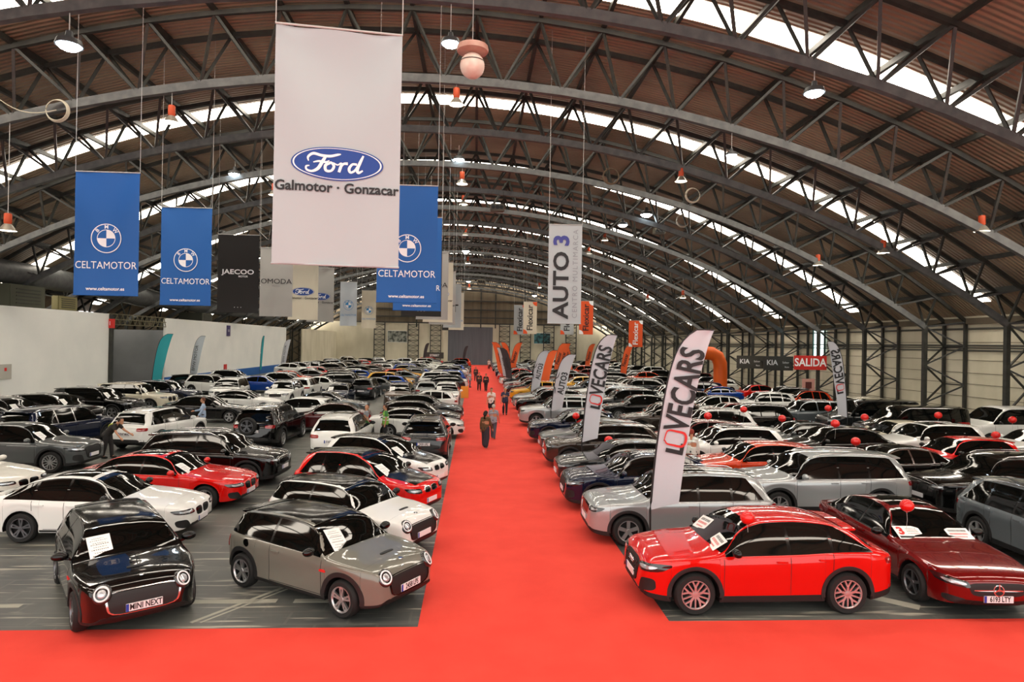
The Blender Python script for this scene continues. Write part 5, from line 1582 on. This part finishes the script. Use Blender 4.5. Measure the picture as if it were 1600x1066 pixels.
def person(x, y, deg, label, top, bottom, hair='#2a1d14', shoes='#22201e', h=1.72, stride=.0, bend=0.0, arms=((.08, .12), (.08, .12)), sleeve='short', legs='long', vest=None, bald=False, long_hair=False, skin_c=None, group=None, strap=None):
    """faces local +x; arms: (forward, bend) per side in radians"""
    k = h / 1.75
    V = lambda a, b, c: Vector((a * k, b * k, c * k))
    hip = Vector((0, 0, .93 * k))
    def up_(l, z):   # point of the trunk, bent forward about the hips
        return hip + Vector((math.sin(bend) * z * k, l * k, math.cos(bend) * z * k))
    fwd = Vector((math.cos(bend), 0, -math.sin(bend)))
    sh = .47
    body, shirt, pants = [], [], []
    trunk = [up_(0, -.02), up_(0, .18), up_(0, .36), up_(0, .46)]
    for l in (-.07, .07):
        body.append(([up_(l, -.03), up_(l * .9, .15), up_(l * 1.3, .36), up_(l * 1.2, .45)], [.115 * k, .10 * k, .115 * k, .07 * k]))
        shirt.append(([up_(l, -.08), up_(l * .9, .15), up_(l * 1.3, .36), up_(l * 1.3, .455)], [.135 * k, .122 * k, .132 * k, .08 * k]))
    neck = up_(0, .50); head = up_(0, .68) + fwd * .02 * k
    body.append(([up_(0, .44), up_(0, .58)], [.06 * k, .055 * k]))
    body.append(([head], (.098 * k, .078 * k, .118 * k)))
    body.append(([head + fwd * .05 * k + Vector((0, 0, -.06 * k))], (.05 * k, .055 * k, .055 * k)))
    body.append(([head + fwd * .10 * k + Vector((0, 0, -.01 * k))], (.02 * k, .014 * k, .024 * k)))
    for s in (-1, 1): body.append(([head + Vector((0, s * .08 * k, -.005 * k))], (.02 * k, .012 * k, .03 * k)))
    hands = []
    for n, s in enumerate((-1, 1)):
        fa, be = arms[n]
        S0 = up_(s * .19, .44)
        d1 = Vector((math.sin(fa), s * .16, -math.cos(fa))).normalized(); d2 = Vector((math.sin(fa + be), s * .06, -math.cos(fa + be))).normalized()
        E = S0 + d1 * .29 * k; Wr = E + d2 * .25 * k
        body.append(([up_(s * .10, .44), S0, E, Wr], [.07 * k, .055 * k, .042 * k, .028 * k]))
        cut = .55 if sleeve == 'short' else 1.0
        sl = [up_(s * .10, .445), S0, S0 + d1 * .29 * k * cut]
        rr = [.085 * k, .072 * k, .066 * k]
        if sleeve == 'long': sl += [E + d2 * .21 * k]; rr = [.085 * k, .07 * k, .06 * k, .045 * k]
        shirt.append((sl, rr))
        side = Vector((d2.z, 0, -d2.x)).normalized()
        pc = Wr + d2 * .05 * k
        body.append(([Wr, pc + d2 * .03 * k], [.026 * k, .034 * k]))
        for fi, (o_, ln) in enumerate(((-.03, .065), (-.01, .08), (.01, .075), (.03, .06))):
            a_ = pc + side * o_ * k + d2 * .03 * k
            body.append(([a_, a_ + d2 * ln * .6 * k, a_ + d2 * ln * k + Vector((0, -s * .015 * k, 0))], [.0095 * k, .009 * k, .0075 * k]))
        body.append(([Wr + d2 * .02 * k, Wr + d2 * .05 * k - side * .05 * k, Wr + d2 * .085 * k - side * .055 * k], [.013 * k, .011 * k, .009 * k]))
    feet = []
    for s in (-1, 1):
        dx = s * stride
        K = Vector((dx * .5 * k + .03 * k, s * .095 * k, .49 * k)); A = Vector((dx * k, s * .09 * k, .085 * k))
        H0 = hip + Vector((0, s * .09 * k, -.02 * k))
        body.append(([H0, K, A], [.095 * k, .06 * k, .04 * k]))
        body.append(([A, A + Vector((.13 * k, 0, -.045 * k))], [.04 * k, .034 * k]))
        if legs == 'long': pants.append(([H0 + Vector((0, 0, .03 * k)), K, A + Vector((0, 0, .02 * k))], [.112 * k, .082 * k, .066 * k]))
        elif legs == 'short': pants.append(([H0 + Vector((0, 0, .03 * k)), K + (H0 - K) * .12], [.118 * k, .10 * k]))
        else: pants.append(([H0 + Vector((0, 0, .03 * k)), K, A + Vector((0, 0, .06 * k))], [.125 * k, .13 * k, .13 * k]))
        feet.append(A)
    pants.append(([hip + Vector((0, -.07 * k, 0)), hip + Vector((0, .07 * k, 0))], [.125 * k, .125 * k]))
    root = empty('person', (x, y, 0), math.radians(deg)); tag(root, label, 'person', group)
    zoff = .012 if -.845 < x < 3.3 else 0
    root.location.z = zoff
    cm = lambda c: mat('cloth_' + c[1:], c, .8)
    link('body', capsules(body, .011), skin if not skin_c else cm(skin_c), root)
    link('shirt' if sleeve == 'short' else 'jacket', capsules(shirt, .016), cm(top), root)
    link('trousers' if legs == 'long' else ('shorts' if legs == 'short' else 'skirt'), capsules(pants, .016), cm(bottom), root)
    for A in feet:
        bm = bmesh.new(); sphere(bm, (A.x + .06 * k, A.y, .045 * k), (.135 * k, .048 * k, .045 * k), 14, 8)
        for v in bm.verts: v.co.z = max(v.co.z, .0)
        link('shoe', mesh_of(bm, 'shoe'), cm(shoes), root)
    if not bald:
        bm = bmesh.new(); sphere(bm, (0, 0, 0), (.108 * k, .09 * k, .105 * k), 16, 12)
        kill = [v for v in bm.verts if v.co.x > .045 * k and v.co.z < .045 * k or v.co.z < -.075 * k]
        bmesh.ops.delete(bm, geom=kill, context='VERTS')
        if long_hair: tube(bm, [(-.05 * k, 0, .02), (-.085 * k, 0, -.1 * k), (-.09 * k, 0, -.27 * k)], [.085 * k, .085 * k, .05 * k], 10)
        for v in bm.verts: v.co += head + Vector((-.012 * k, 0, .022 * k))
        link('hair', mesh_of(bm, 'hair'), cm(hair), root)
    if strap: link('strap', capsules([([up_(-.16, .45) - fwd * .08 * k, up_(-.05, .3) - fwd * .14 * k, up_(.12, .05) - fwd * .12 * k], [.035 * k, .04 * k, .035 * k])], .016), cm(strap), root)
    if vest:
        vs = [([up_(l, -.06), up_(l * .9, .15), up_(l * 1.3, .36), up_(l * 1.3, .44)], [.148 * k, .135 * k, .142 * k, .09 * k]) for l in (-.07, .07)]
        link('vest', capsules(vs, .018), cm(vest), root)
        bm = bmesh.new()
        for z in (.08, .22):
            c = up_(0, z); lathe(bm, [(.235 * k, -.02), (.24 * k, 0), (.235 * k, .02)], 'z', 24)
            for v in bm.verts[-72:]: v.co = Vector((v.co.x * .68, v.co.y, v.co.z)) + c
        if not bend: link('reflective_band', mesh_of(bm, 'band'), mat('reflective', '#d9dde0', .3), root)
    return root
person(.50, 27.9, 60, 'woman in an olive brown jacket and long dark skirt walking on the carpet', '#5a4427', '#2c2a33', '#1f1713', '#cfcac4', 1.64, .12, arms=((.25, .3), (-.1, .2)), sleeve='long', legs='skirt', long_hair=True)
person(.92, 30.6, 75, 'grey haired person in a pale top just beyond the woman in brown', '#8d939c', '#4a4d58', '#b9b4ab', '#6a5a50', 1.66, .15, arms=((.2, .3), (.1, .3)), legs='long')
person(1.05, 40.0, -95, 'man in a white t-shirt and black shorts on the carpet', '#dcd5cf', '#17151a', '#2a1a12', '#c9b6a8', 1.78, .08, legs='short')
person(1.95, 40.8, -88, 'man in a dark blue shirt and dark trousers standing on the carpet', '#2b3650', '#1d1c26', '#a9a29a', '#1b1a1a', 1.76, .05)
person(.42, 61, -80, 'person in a brown dark coat, one of a pair far along the carpet', '#3c2b2a', '#2a1d20', '#241813', '#1b1a1a', 1.74, .12, sleeve='long')
person(1.05, 60.2, -100, 'person in black clothes beside the brown coat on the carpet', '#241a20', '#1b161a', '#241813', '#1b1a1a', 1.68, .15, sleeve='long')
person(.1, 76, -80, 'person in black and white walking far along the carpet', '#3a2c30', '#4b3838', '#20160f', '#1b1a1a', 1.7, .12, sleeve='long')
person(2.4, 111, -90, 'tiny person in a white top at the far end of the carpet', '#d5c8c5', '#2a2126', '#20160f', '#1b1a1a', 1.7, .1)
person(-.55, 79, 0, 'dark clothed person at the far carpet edge beside the cars', '#241f26', '#1f1b22', '#20160f', '#1b1a1a', 1.72, .05, sleeve='long')
person(-.5, 65, 20, 'person in a pale blue top standing at the carpet edge by a red car', '#a9b4c6', '#5a5f70', '#54402f', '#1b1a1a', 1.65, .05)
person(-12.9, 31.3, 200, 'man in a pale blue shirt standing among dark cars', '#9fb2cc', '#3b3026', '#5a2f1a', '#1b1a1a', 1.76, .0, arms=((.5, .9), (.2, .4)), sleeve='long')
person(-13.75, 24.9, 0, 'person in black bending over with a yellow strap across the back', '#26221f', '#1d1b1c', '#1d1511', '#1b1a1a', 1.75, .12, bend=.75, arms=((.5, .2), (.7, .3)), strap='#a5b03a')
person(-4.95, 29.75, 20, 'bald man seen from behind the white car with the open boot side', '#7b7f86', '#2a2a2e', '#b98566', '#1b1a1a', 1.66, .0, bald=True)
person(-4.05, 29.6, 200, 'person in a green and white high visibility vest between white cars', '#3f7a3f', '#2a2a2e', '#3a2417', '#1b1a1a', 1.70, .0, vest='#7fb84a')
person(7.6, 22.0, 60, 'person in a white shirt with red hair band among the cars', '#cfd6d0', '#3a3a40', '#8a3326', '#1b1a1a', 1.72, .0, sleeve='long')

# ------------------------------------------------------------------ balloons
red_balloon = mat('red_balloon', '#d8140f', .25, coat=.4)
_bl = None
def balloon(px, py, Y, label, r=.15):
    global _bl
    if _bl is None:
        bm = bmesh.new(); lathe(bm, [(.001, .0), (.35, .05), (.72, .26), (.95, .6), (1.0, .95), (.93, 1.3), (.7, 1.62), (.35, 1.82), (.001, 1.88)], 'z', 20); a = mesh_of(bm, 'balloon', angle=180)
        bm = bmesh.new(); lathe(bm, [(.001, .02), (.07, .0), (.13, -.12), (.001, -.12)], 'z', 10); b2 = mesh_of(bm, 'balloon_knot')
        bm = bmesh.new(); tube(bm, [(0, 0, -.1), (.1, 0, -1.2), (0, .05, -2.6)], .03, 5); c2 = mesh_of(bm, 'balloon_string')
        _bl = (a, b2, c2)
    p = at(px, py, Y); p.z -= r * .94
    o = link('balloon', _bl[0], red_balloon, None, p); o.scale = (r, r, r)
    link('knot', _bl[1], red_balloon, o); link('string', _bl[2], cord, o)
    tag(o, label, 'balloon', 'red balloons on the cars')
for (px, py, Y, lab) in ((1168, 809, 10.95, 'red balloon at the windscreen of the bright red car'), (1417, 790, 11.6, 'red balloon over the roof edge of the dark red saloon'), (994, 713, 19.9, 'red balloon over the bonnet of the dark grey car'),
    (951, 688, 22.95, 'red balloon beside the second tall flag'), (1106, 650, 25.5, 'red balloon before the red roofed car'), (1162, 640, 29, 'red balloon by the grey car behind the nearest flag'), (1222, 654, 26.5, 'red balloon on the white car in the middle of the exit side'),
    (1294, 638, 30, 'red balloon on the cream car left of the mirrored flag'.replace('left of', 'next to')), (1305, 662, 23.2, 'red balloon above the black coupe'), (1337, 690, 22, 'red balloon over the black saloon'), (1351, 652, 27.2, 'red balloon by the cream car near the mirrored flag'),
    (1466, 649, 27.6, 'red balloon in front of the black van'), (1556, 680, 24.4, 'large red balloon on the boot of the white car near the vans'), (1582, 656, 27, 'red balloon against the white van'), (900, 650, 28.4, 'red balloon above the blue car by the aisle')):
    balloon(px, py, Y, lab, .16 if Y > 15 else .125)
# ------------------------------------------------------------------ the cars
placed = []
ROOTS = {}
def car(key, kind, col, x, y, deg, label, **o):
    r, c = make_car(kind, col, x, y, deg, label, **o)
    placed.append((x, y, deg, SPEC[kind]['L'], SPEC[kind]['W'], kind))
    ROOTS[key] = (r, c, label, kind)
    return r, c
dk = dict(dark_mirror=True)
# --- panel side, file along the carpet
car('mini_black', 'mini', 'black', -6.2, 11.75, -53, 'black small three-door hatchback facing the camera, nearest on the white panel side', surround=chrome, rim=rim_dark, **dk)
car('mini_grey', 'mini', 'stone grey', -2.66, 12.05, -33, 'stone grey small hatchback with black roof, nearest the carpet corner', **dk)
car('mini_white', 'mini', 'white', -2.75, 14.85, -28, 'silver white small hatchback with black roof behind the stone grey one', **dk)
car('city_red', 'city', 'red', -2.9, 17.85, -25, 'red hatchback with black roof and bonnet beside the carpet', **dk)
car('city_white', 'city', 'white', -2.85, 20.7, -24, 'white hatchback with black roof and bonnet beside the carpet', **dk)
car('skoda', 'suv', 'dark grey', -1.9, 26.5, 90, 'dark grey car seen from behind at the carpet edge', **dk)
car('arch_white', 'sedan', 'white', -2.75, 31.2, 0, 'white fastback with arched side windows pointing at the carpet')
car('l8', 'hatch', 'black', -2.8, 34.2, -4, 'black hatchback behind the white fastback, pointing at the carpet')
car('l9', 'coupe_suv', 'dark grey', -2.9, 37.1, -4, 'dark grey coupe behind the black hatchback, pointing at the carpet')
car('l10', 'large_suv', 'white', -2.0, 46.2, -90, 'white tall car facing the camera at the carpet edge')
car('l11', 'suv', 'brown', -5.3, 46.0, -90, 'brown grey car facing the camera next to the white tall car')
car('l12', 'hatch', 'navy', -9.8, 47.0, -90, 'navy car facing the camera behind the slate coupe')
car('l13', 'suv', 'white', -13.6, 46.8, -90, 'white car facing the camera behind the maroon saloon')
car('l14', 'large_suv', 'white', -17.6, 47.2, -84, 'tall white car facing the camera in front of the middle white panel')
car('m1', 'suv', 'white', -21.2, 53.2, -20, 'white car pointing at the tall white one, close to the blue dado')
car('m2', 'hatch', 'black', -24.2, 57.0, 10, 'black hatchback closest to the blue dado and pale feather flag')
car('m3', 'suv', 'silver', -22.6, 61.5, 0, 'silver car beside the blue dado, past the pale feather flag')
car('m4', 'sedan', 'white', -14.2, 40.6, 0, 'white saloon beside the slate coupe')
# --- second file
car('gc_white', 'sedan', 'white', -8.65, 15.55, 0, 'white four-door coupe with dark sunroof behind the black small hatchback', rim=rim_dark, **dk)
car('gc_red', 'sedan', 'red', -8.45, 18.4, -4, 'red four-door coupe behind the white one')
car('x_black', 'suv', 'black', -8.3, 21.2, -4, 'black car behind the red four-door coupe', trim=gloss_black)
car('white_rear', 'suv', 'white', -5.35, 26.9, 88, 'white car seen from behind beside the dark grey one', **dk)
car('maroon', 'sedan', 'maroon', -7.5, 33.0, 188, 'maroon saloon seen side on in front of the slate coupe')
car('jeep', 'large_suv', 'black', -9.0, 29.2, 88, 'black off-roader with a spare wheel on its back', **dk)
car('slate', 'coupe_sedan', 'slate', -8.9, 40.0, 0, 'slate grey coupe side on behind the maroon saloon')
# --- third file
car('t1', 'sedan', 'pearl white', -14.4, 18.6, -8, 'pearl white saloon cut by the picture edge')
car('t2', 'coupe_suv', 'grey', -15.4, 23.0, 0, 'grey car behind the pearl white saloon')
car('s8', 'large_suv', 'navy', -17.0, 27.4, 78, 'navy car seen from behind beside the bending person', trim=chrome)
car('s7', 'suv', 'white', -13.4, 28.3, 80, 'white car seen from behind beside the navy one')
car('u0', 'hatch', 'white', -9.7, 35.6, 176, 'white car with bonnet beside the man in the blue shirt')
car('blk_sedan', 'sedan', 'black', -14.6, 36.2, 0, 'black saloon behind the man in the pale blue shirt')
# --- file by the white panel
for i, (y, col, kd, lab) in enumerate(((27.2, 'black', 'suv', 'black car at the picture edge before the white panel'), (30.6, 'dark grey', 'large_suv', 'dark grey tall car, second in the file before the white panel'), (34.0, 'black', 'suv', 'black car, third in the file before the white panel'),
        (37.4, 'black', 'large_suv', 'black tall car, fourth in the file before the white panel'), (41.2, 'cream', 'large_suv', 'cream tall car in the file before the white panel'), (45.0, 'navy', 'suv', 'navy car last in the file before the white panel'))):
    car('w%d' % i, kd, col, -21.6 + .12 * i, y, -6, lab)
# --- exit side, file along the carpet
car('hero_red', 'coupe_suv', 'red', 5.18, 11.62, 180, 'bright red coupe crossover nearest the carpet corner', trim=gloss_black, **dk)
car('q_silver', 'suv', 'silver', 4.92, 15.3, 180, 'silver compact car behind the nearest tall white flag', rail=chrome)
car('r3', 'coupe_suv', 'navy', 4.8, 18.2, 180, 'navy car third in the file beside the carpet on the balloon side')
car('r4', 'hatch', 'dark grey', 4.85, 21.15, 180, 'dark grey car fourth in the file beside the carpet on the balloon side')
car('r5', 'suv', 'bronze', 4.9, 24.2, 180, 'bronze black car fifth in the file, beside the second tall flag')
car('r6', 'hatch', 'grey', 4.9, 27.1, 180, 'grey car sixth in the file beside the carpet on the balloon side')
car('r7', 'coupe_suv', 'navy', 4.8, 30.0, 180, 'dark blue car seventh in the file beside the carpet on the balloon side')
# --- exit side, further columns
car('cla', 'coupe_sedan', 'dark red', 9.05, 12.75, -92.5, 'dark red saloon facing the camera with price sheets', rim=rim_dark, **dk)
car('q0b', 'suv', 'slate', 12.7, 13.1, -92, 'slate grey car beside the dark red saloon, cut by the picture edge', rail=chrome)
car('q1', 'large_suv', 'silver', 9.65, 17.6, 180, 'large silver white car behind the dark red saloon', rail=chrome)
car('q1b', 'large_suv', 'black', 14.9, 17.4, 180, 'large black car behind the slate grey one')
car('q2', 'hatch', 'orange', 9.3, 20.9, 180, 'orange red car with dark roof behind the large silver one', **dk)
car('q2b', 'sedan', 'black', 13.75, 20.6, 180, 'black saloon with chrome window line behind the large silver car', trim=chrome)
car('q3', 'suv', 'white', 9.45, 23.7, 180, 'white compact car behind the orange red one')
car('q3b', 'coupe_suv', 'black', 14.0, 24.4, 180, 'black coupe crossover beside the white compact car')
car('q3c', 'hatch', 'red', 17.6, 22.45, 180, 'red hatchback with black roof before two white cars', **dk)
car('q3d', 'suv', 'white', 22.3, 21.6, 180, 'white car with dark roof rails at the picture edge')
car('q1c', 'suv', 'dark grey', 19.7, 18.0, 180, 'dark grey car at the picture edge beyond the large black one')
car('q4', 'hatch', 'dark red', 9.5, 26.9, 180, 'dark red car with a boot spoiler by the balloons')
car('q4a', 'sedan', 'grey', 14.0, 27.2, 180, 'grey saloon between two balloon cars')
car('q5a', 'suv', 'white', 18.55, 25.3, 180, 'white car, nearer of two in front of the black van')
car('q5b', 'hatch', 'white', 22.95, 25.0, 180, 'white estate in front of the white van')
car('q4b', 'hatch', 'cream', 18.6, 27.45, 180, 'cream car under the mirrored feather flag')
car('q6', 'suv', 'white', 11.2, 30.2, 180, 'white car behind the dark red spoiler car')
car('van_b', 'van', 'black', 20.9, 29.6, 180, 'black van parked in front of the side wall lattice', **dk)
car('van_w', 'van', 'white', 26.0, 29.9, 180, 'white van at the picture edge beside the black van', **dk)
car('van_b2', 'van', 'dark grey', 20.9, 33.0, 180, 'dark grey van half hidden behind the black van', **dk)

# spare wheel on the off-roader
r, c = ROOTS['jeep'][:2]
tyre, rim = wheel_meshes(.37, 'double')
w = place(tyre, 'spare_wheel', rubber, r); w.location = (-c.L / 2 - .10, .15, 1.0); w.rotation_euler = (0, 0, -PI / 2)
place(rim, 'rim', rim_dark, w)

# --- marks and plates on the nearest cars
for key, s, ax in (('mini_grey', '2458 LPS', 'front'), ('mini_black', 'MINI NEXT', 'front'), ('cla', '6193 LTY', 'front'), ('s7', '8247 MHC', 'rear'), ('white_rear', '5163 LKD', 'rear'), ('skoda', '7420 LRZ', 'rear')):
    r, c, lab, kd = ROOTS[key]; plate_text(r, s, c, kd, ax)
def on_front(key, name, fn, m):
    r, c, lab, kd = ROOTS[key]
    bm = bmesh.new(); fn(bm, c); link(name, mesh_of(bm, name, angle=60), m, r)
def star(bm, c):
    x = c.hit('front', 0, .555)[0].x + .022
    for k in range(3):
        a = PI / 2 + k * 2 * PI / 3; p = Vector((x, .09 * math.cos(a), .555 + .09 * math.sin(a)))
        bar(bm, (x, 0, .555), p, .022, .016, Vector((1, 0, 0)))
on_front('cla', 'star_emblem_spokes', star, chrome)
def rings4(bm, c):
    x = c.hit('front', 0, .70)[0].x + .02
    for k in range(4):
        cy = -.105 + .07 * k
        tube(bm, [(x, cy + .045 * math.cos(a * PI / 10), .70 + .045 * math.sin(a * PI / 10)) for a in range(21)], .007, 5, cap=False)
on_front('hero_red', 'ring_emblem', rings4, chrome)
def mesh_bars(bm, c):
    for i in range(7):
        y = -.33 + .11 * i
        for z0 in (.46, .56, .66):
            x = c.hit('front', y, z0 + .05)[0].x + .012
            bar(bm, (x, y - .04, z0), (x, y + .04, z0 + .10), .012, .01, Vector((1, 0, 0))); bar(bm, (x, y + .04, z0), (x, y - .04, z0 + .10), .012, .01, Vector((1, 0, 0)))
on_front('hero_red', 'grille_mesh', mesh_bars, cladplast)
def hood_badge(key, z):
    r, c, lab, kd = ROOTS[key]
    d = .22; p, n = c.hit('top', c.L / 2 - d, 0)
    bm = bmesh.new(); lathe(bm, [(.001, .012), (.042, .012), (.045, .0)], 'z', 16, p); link('badge', mesh_of(bm, 'badge'), chrome, r)
for key in ('gc_white', 'gc_red', 'mini_grey', 'mini_white', 'mini_black'): hood_badge(key, 0)

# --- price sheets in the windscreens
SH = 'price sheets on the windscreens'
n_sheet = 0
SHORT = dict(mini_black='black small hatchback', mini_grey='stone grey small hatchback', city_red='red black-roofed hatchback', city_white='white black-roofed hatchback', gc_red='red four-door coupe', t1='pearl white saloon', t2='grey car behind the pearl white saloon',
    l10='white tall car facing the camera', l11='brown grey car facing the camera', l12='navy car facing the camera', l13='white car behind the maroon saloon', l8='black hatchback behind the white fastback', slate='slate grey coupe', blk_sedan='black saloon behind the blue-shirted man',
    w0='first dark car before the white panel', w1='second dark car before the white panel', w2='third dark car before the white panel', w3='fourth dark car before the white panel', w4='cream car before the white panel', w5='navy car before the white panel',
    hero_red='bright red crossover', cla='dark red saloon')
def sheet(key, style='tall', side=-1, frac=.22, tilt=0, extra='white price sheet'):
    r, c, lab, kd = ROOTS[key]
    sheet_on(r, c, 'price_sheet', style, side, '%s on the windscreen of the %s' % (extra, SHORT[key]), frac, tilt)
sheet('mini_black', 'tall', -1, .30, 4, 'tall printed white sheet'); sheet('mini_grey', 'tall', -1, .32, -8, 'tall printed white sheet'); sheet('city_red', 'tall', -1, .18); sheet('city_white', 'tall', -1, .18)
sheet('gc_red', 'tall', -1, .2); sheet('t1', 'tall', -1, .2); sheet('t2', 'tall', -1, .2); sheet('l10', 'tall', -1, .25); sheet('l11', 'tall', -1, .25); sheet('l12', 'tall', -1, .25); sheet('l13', 'tall', -1, .25); sheet('l8', 'tall', -1, .2)
sheet('slate', 'tall', -1, .2); sheet('blk_sedan', 'tall', -1, .2)
for i in range(6): sheet('w%d' % i, 'tall', -1, .25)
sheet('hero_red', 'wide', 1, .16, -6, 'white price sheet with red figures'); sheet('hero_red', 'wide', -1, .30, 6, 'smaller visible price sheet')
sheet('cla', 'three', -1, .14, 0, 'sheet with a big red figure 3'); sheet('cla', 'wide', 1, .12, 0, 'white price sheet with red figures')

# --- the rest of the halls cars, row after row
rng = random.Random(21)
POOL = ['white'] * 7 + ['pearl white'] * 2 + ['black'] * 6 + ['dark grey'] * 4 + ['grey'] * 4 + ['silver'] * 4 + ['slate'] * 2 + ['red'] * 2 + ['dark red', 'navy', 'blue', 'cream', 'bronze', 'orange', 'yellow']
KINDS = ['suv'] * 5 + ['hatch'] * 4 + ['coupe_suv'] * 2 + ['sedan'] * 2 + ['large_suv'] * 2 + ['city']
WORD = {'suv': 'crossover', 'hatch': 'hatchback', 'coupe_suv': 'coupe crossover', 'sedan': 'saloon', 'large_suv': 'tall crossover', 'city': 'compact hatchback', 'van': 'van', 'mini': 'small hatchback', 'coupe_sedan': 'saloon'}
ORD = 'first second third fourth fifth sixth seventh eighth ninth tenth eleventh twelfth thirteenth fourteenth fifteenth sixteenth seventeenth eighteenth nineteenth twentieth'.split()
def ordw(n):
    if n < 20: return ORD[n]
    return ['twenty-', 'thirty-'][(n + 1) // 10 - 2] + ORD[(n + 1) % 10 - 1] if (n + 1) % 10 else ['twentieth', 'thirtieth', 'fortieth'][(n + 1) // 10 - 2]
def clear(x, y, deg, kind):
    hx = abs(math.cos(math.radians(deg))) > .7
    l, w = (SPEC[kind]['L'], SPEC[kind]['W']) if hx else (SPEC[kind]['W'], SPEC[kind]['L'])
    for (px, py, pd, pl, pw, _) in placed:
        ph = abs(math.cos(math.radians(pd))) > .7
        a, b = (pl, pw) if ph else (pw, pl)
        if abs(px - x) < (l + a) / 2 + .15 and abs(py - y) < (w + b) / 2 + .25: return False
    return True
FORCE = {}
n_far = 0
def fill(x, y, deg, row, colm, side):
    global n_far
    if n_far + len(placed_near) > 298: return
    kind = rng.choice(KINDS); col = rng.choice(POOL)
    if (side, row, colm) in FORCE: kind, col = FORCE[(side, row, colm)]
    jx, jy, jd = rng.uniform(-.2, .2), rng.uniform(-.12, .12), rng.uniform(-3, 3)
    x, y, deg = x + jx, y + jy, deg + jd
    if not clear(x, y, deg, kind): return
    if rng.random() < .04: return
    lab = '%s %s, %s row on the %s side, %s from the carpet' % (col, WORD[kind], ordw(row), side, ordw(colm))
    if y < 52: make_car(kind, col, x, y, deg, lab, 'parked cars on the %s side' % side, small=True)
    else: far_car(kind, col, x, y, deg, lab, 'parked cars on the %s side' % side)
    placed.append((x, y, deg, SPEC[kind]['L'], SPEC[kind]['W'], kind))
    n_far += 1
placed_near = list(placed)
ys = ROWS
placed.append((20.9, 58, 0, 4.9, 1.4, 'arch'))
placed.append((18.7, 31.5, 0, 1.2, .5, 'flag'))
FORCE.update({('exit', 5, 0): ('hatch', 'black'), ('exit', 6, 0): ('suv', 'black'), ('exit', 7, 0): ('coupe_suv', 'silver'), ('exit', 8, 0): ('hatch', 'grey'), ('exit', 9, 0): ('suv', 'yellow'), ('exit', 10, 0): ('hatch', 'orange'), ('exit', 12, 0): ('hatch', 'dark red'),
    ('exit', 6, 1): ('large_suv', 'dark grey'), ('exit', 7, 1): ('large_suv', 'silver'), ('panel', 9, 1): ('coupe_sedan', 'red'), ('panel', 10, 2): ('hatch', 'red'), ('panel', 11, 0): ('hatch', 'red'), ('panel', 12, 1): ('hatch', 'blue'), ('panel', 13, 1): ('suv', 'yellow'), ('panel', 14, 1): ('hatch', 'yellow'), ('panel', 15, 2): ('hatch', 'blue'), ('panel', 13, 2): ('hatch', 'dark red'), ('panel', 12, 0): ('suv', 'dark grey'), ('panel', 15, 0): ('suv', 'blue')})
for r, y in enumerate(ys):
    for cidx, x in enumerate((5.0, 9.8, 14.4, 19.0, 23.6)):
        if cidx == 4 and 24 < y < 36: continue
        fill(x, y, 180, r, cidx, 'exit')
for r, y in enumerate(ys):
    if y < 38 : continue
    for cidx, x in enumerate((-3.2, -8.1, -13.0, -18.0, -23.0)):
        if 43 < y < 49.5 or (cidx == 4 and y < 80): continue
        if 49.5 < y < 54.5:
            if y < 52:
                for q in (0, 1.9): fill(x + q - .6, 51.6, 90, r, cidx * 2 + (q > 0), 'panel')
            continue
        fill(x, y, 0 if r % 3 else 180, r, cidx, 'panel')
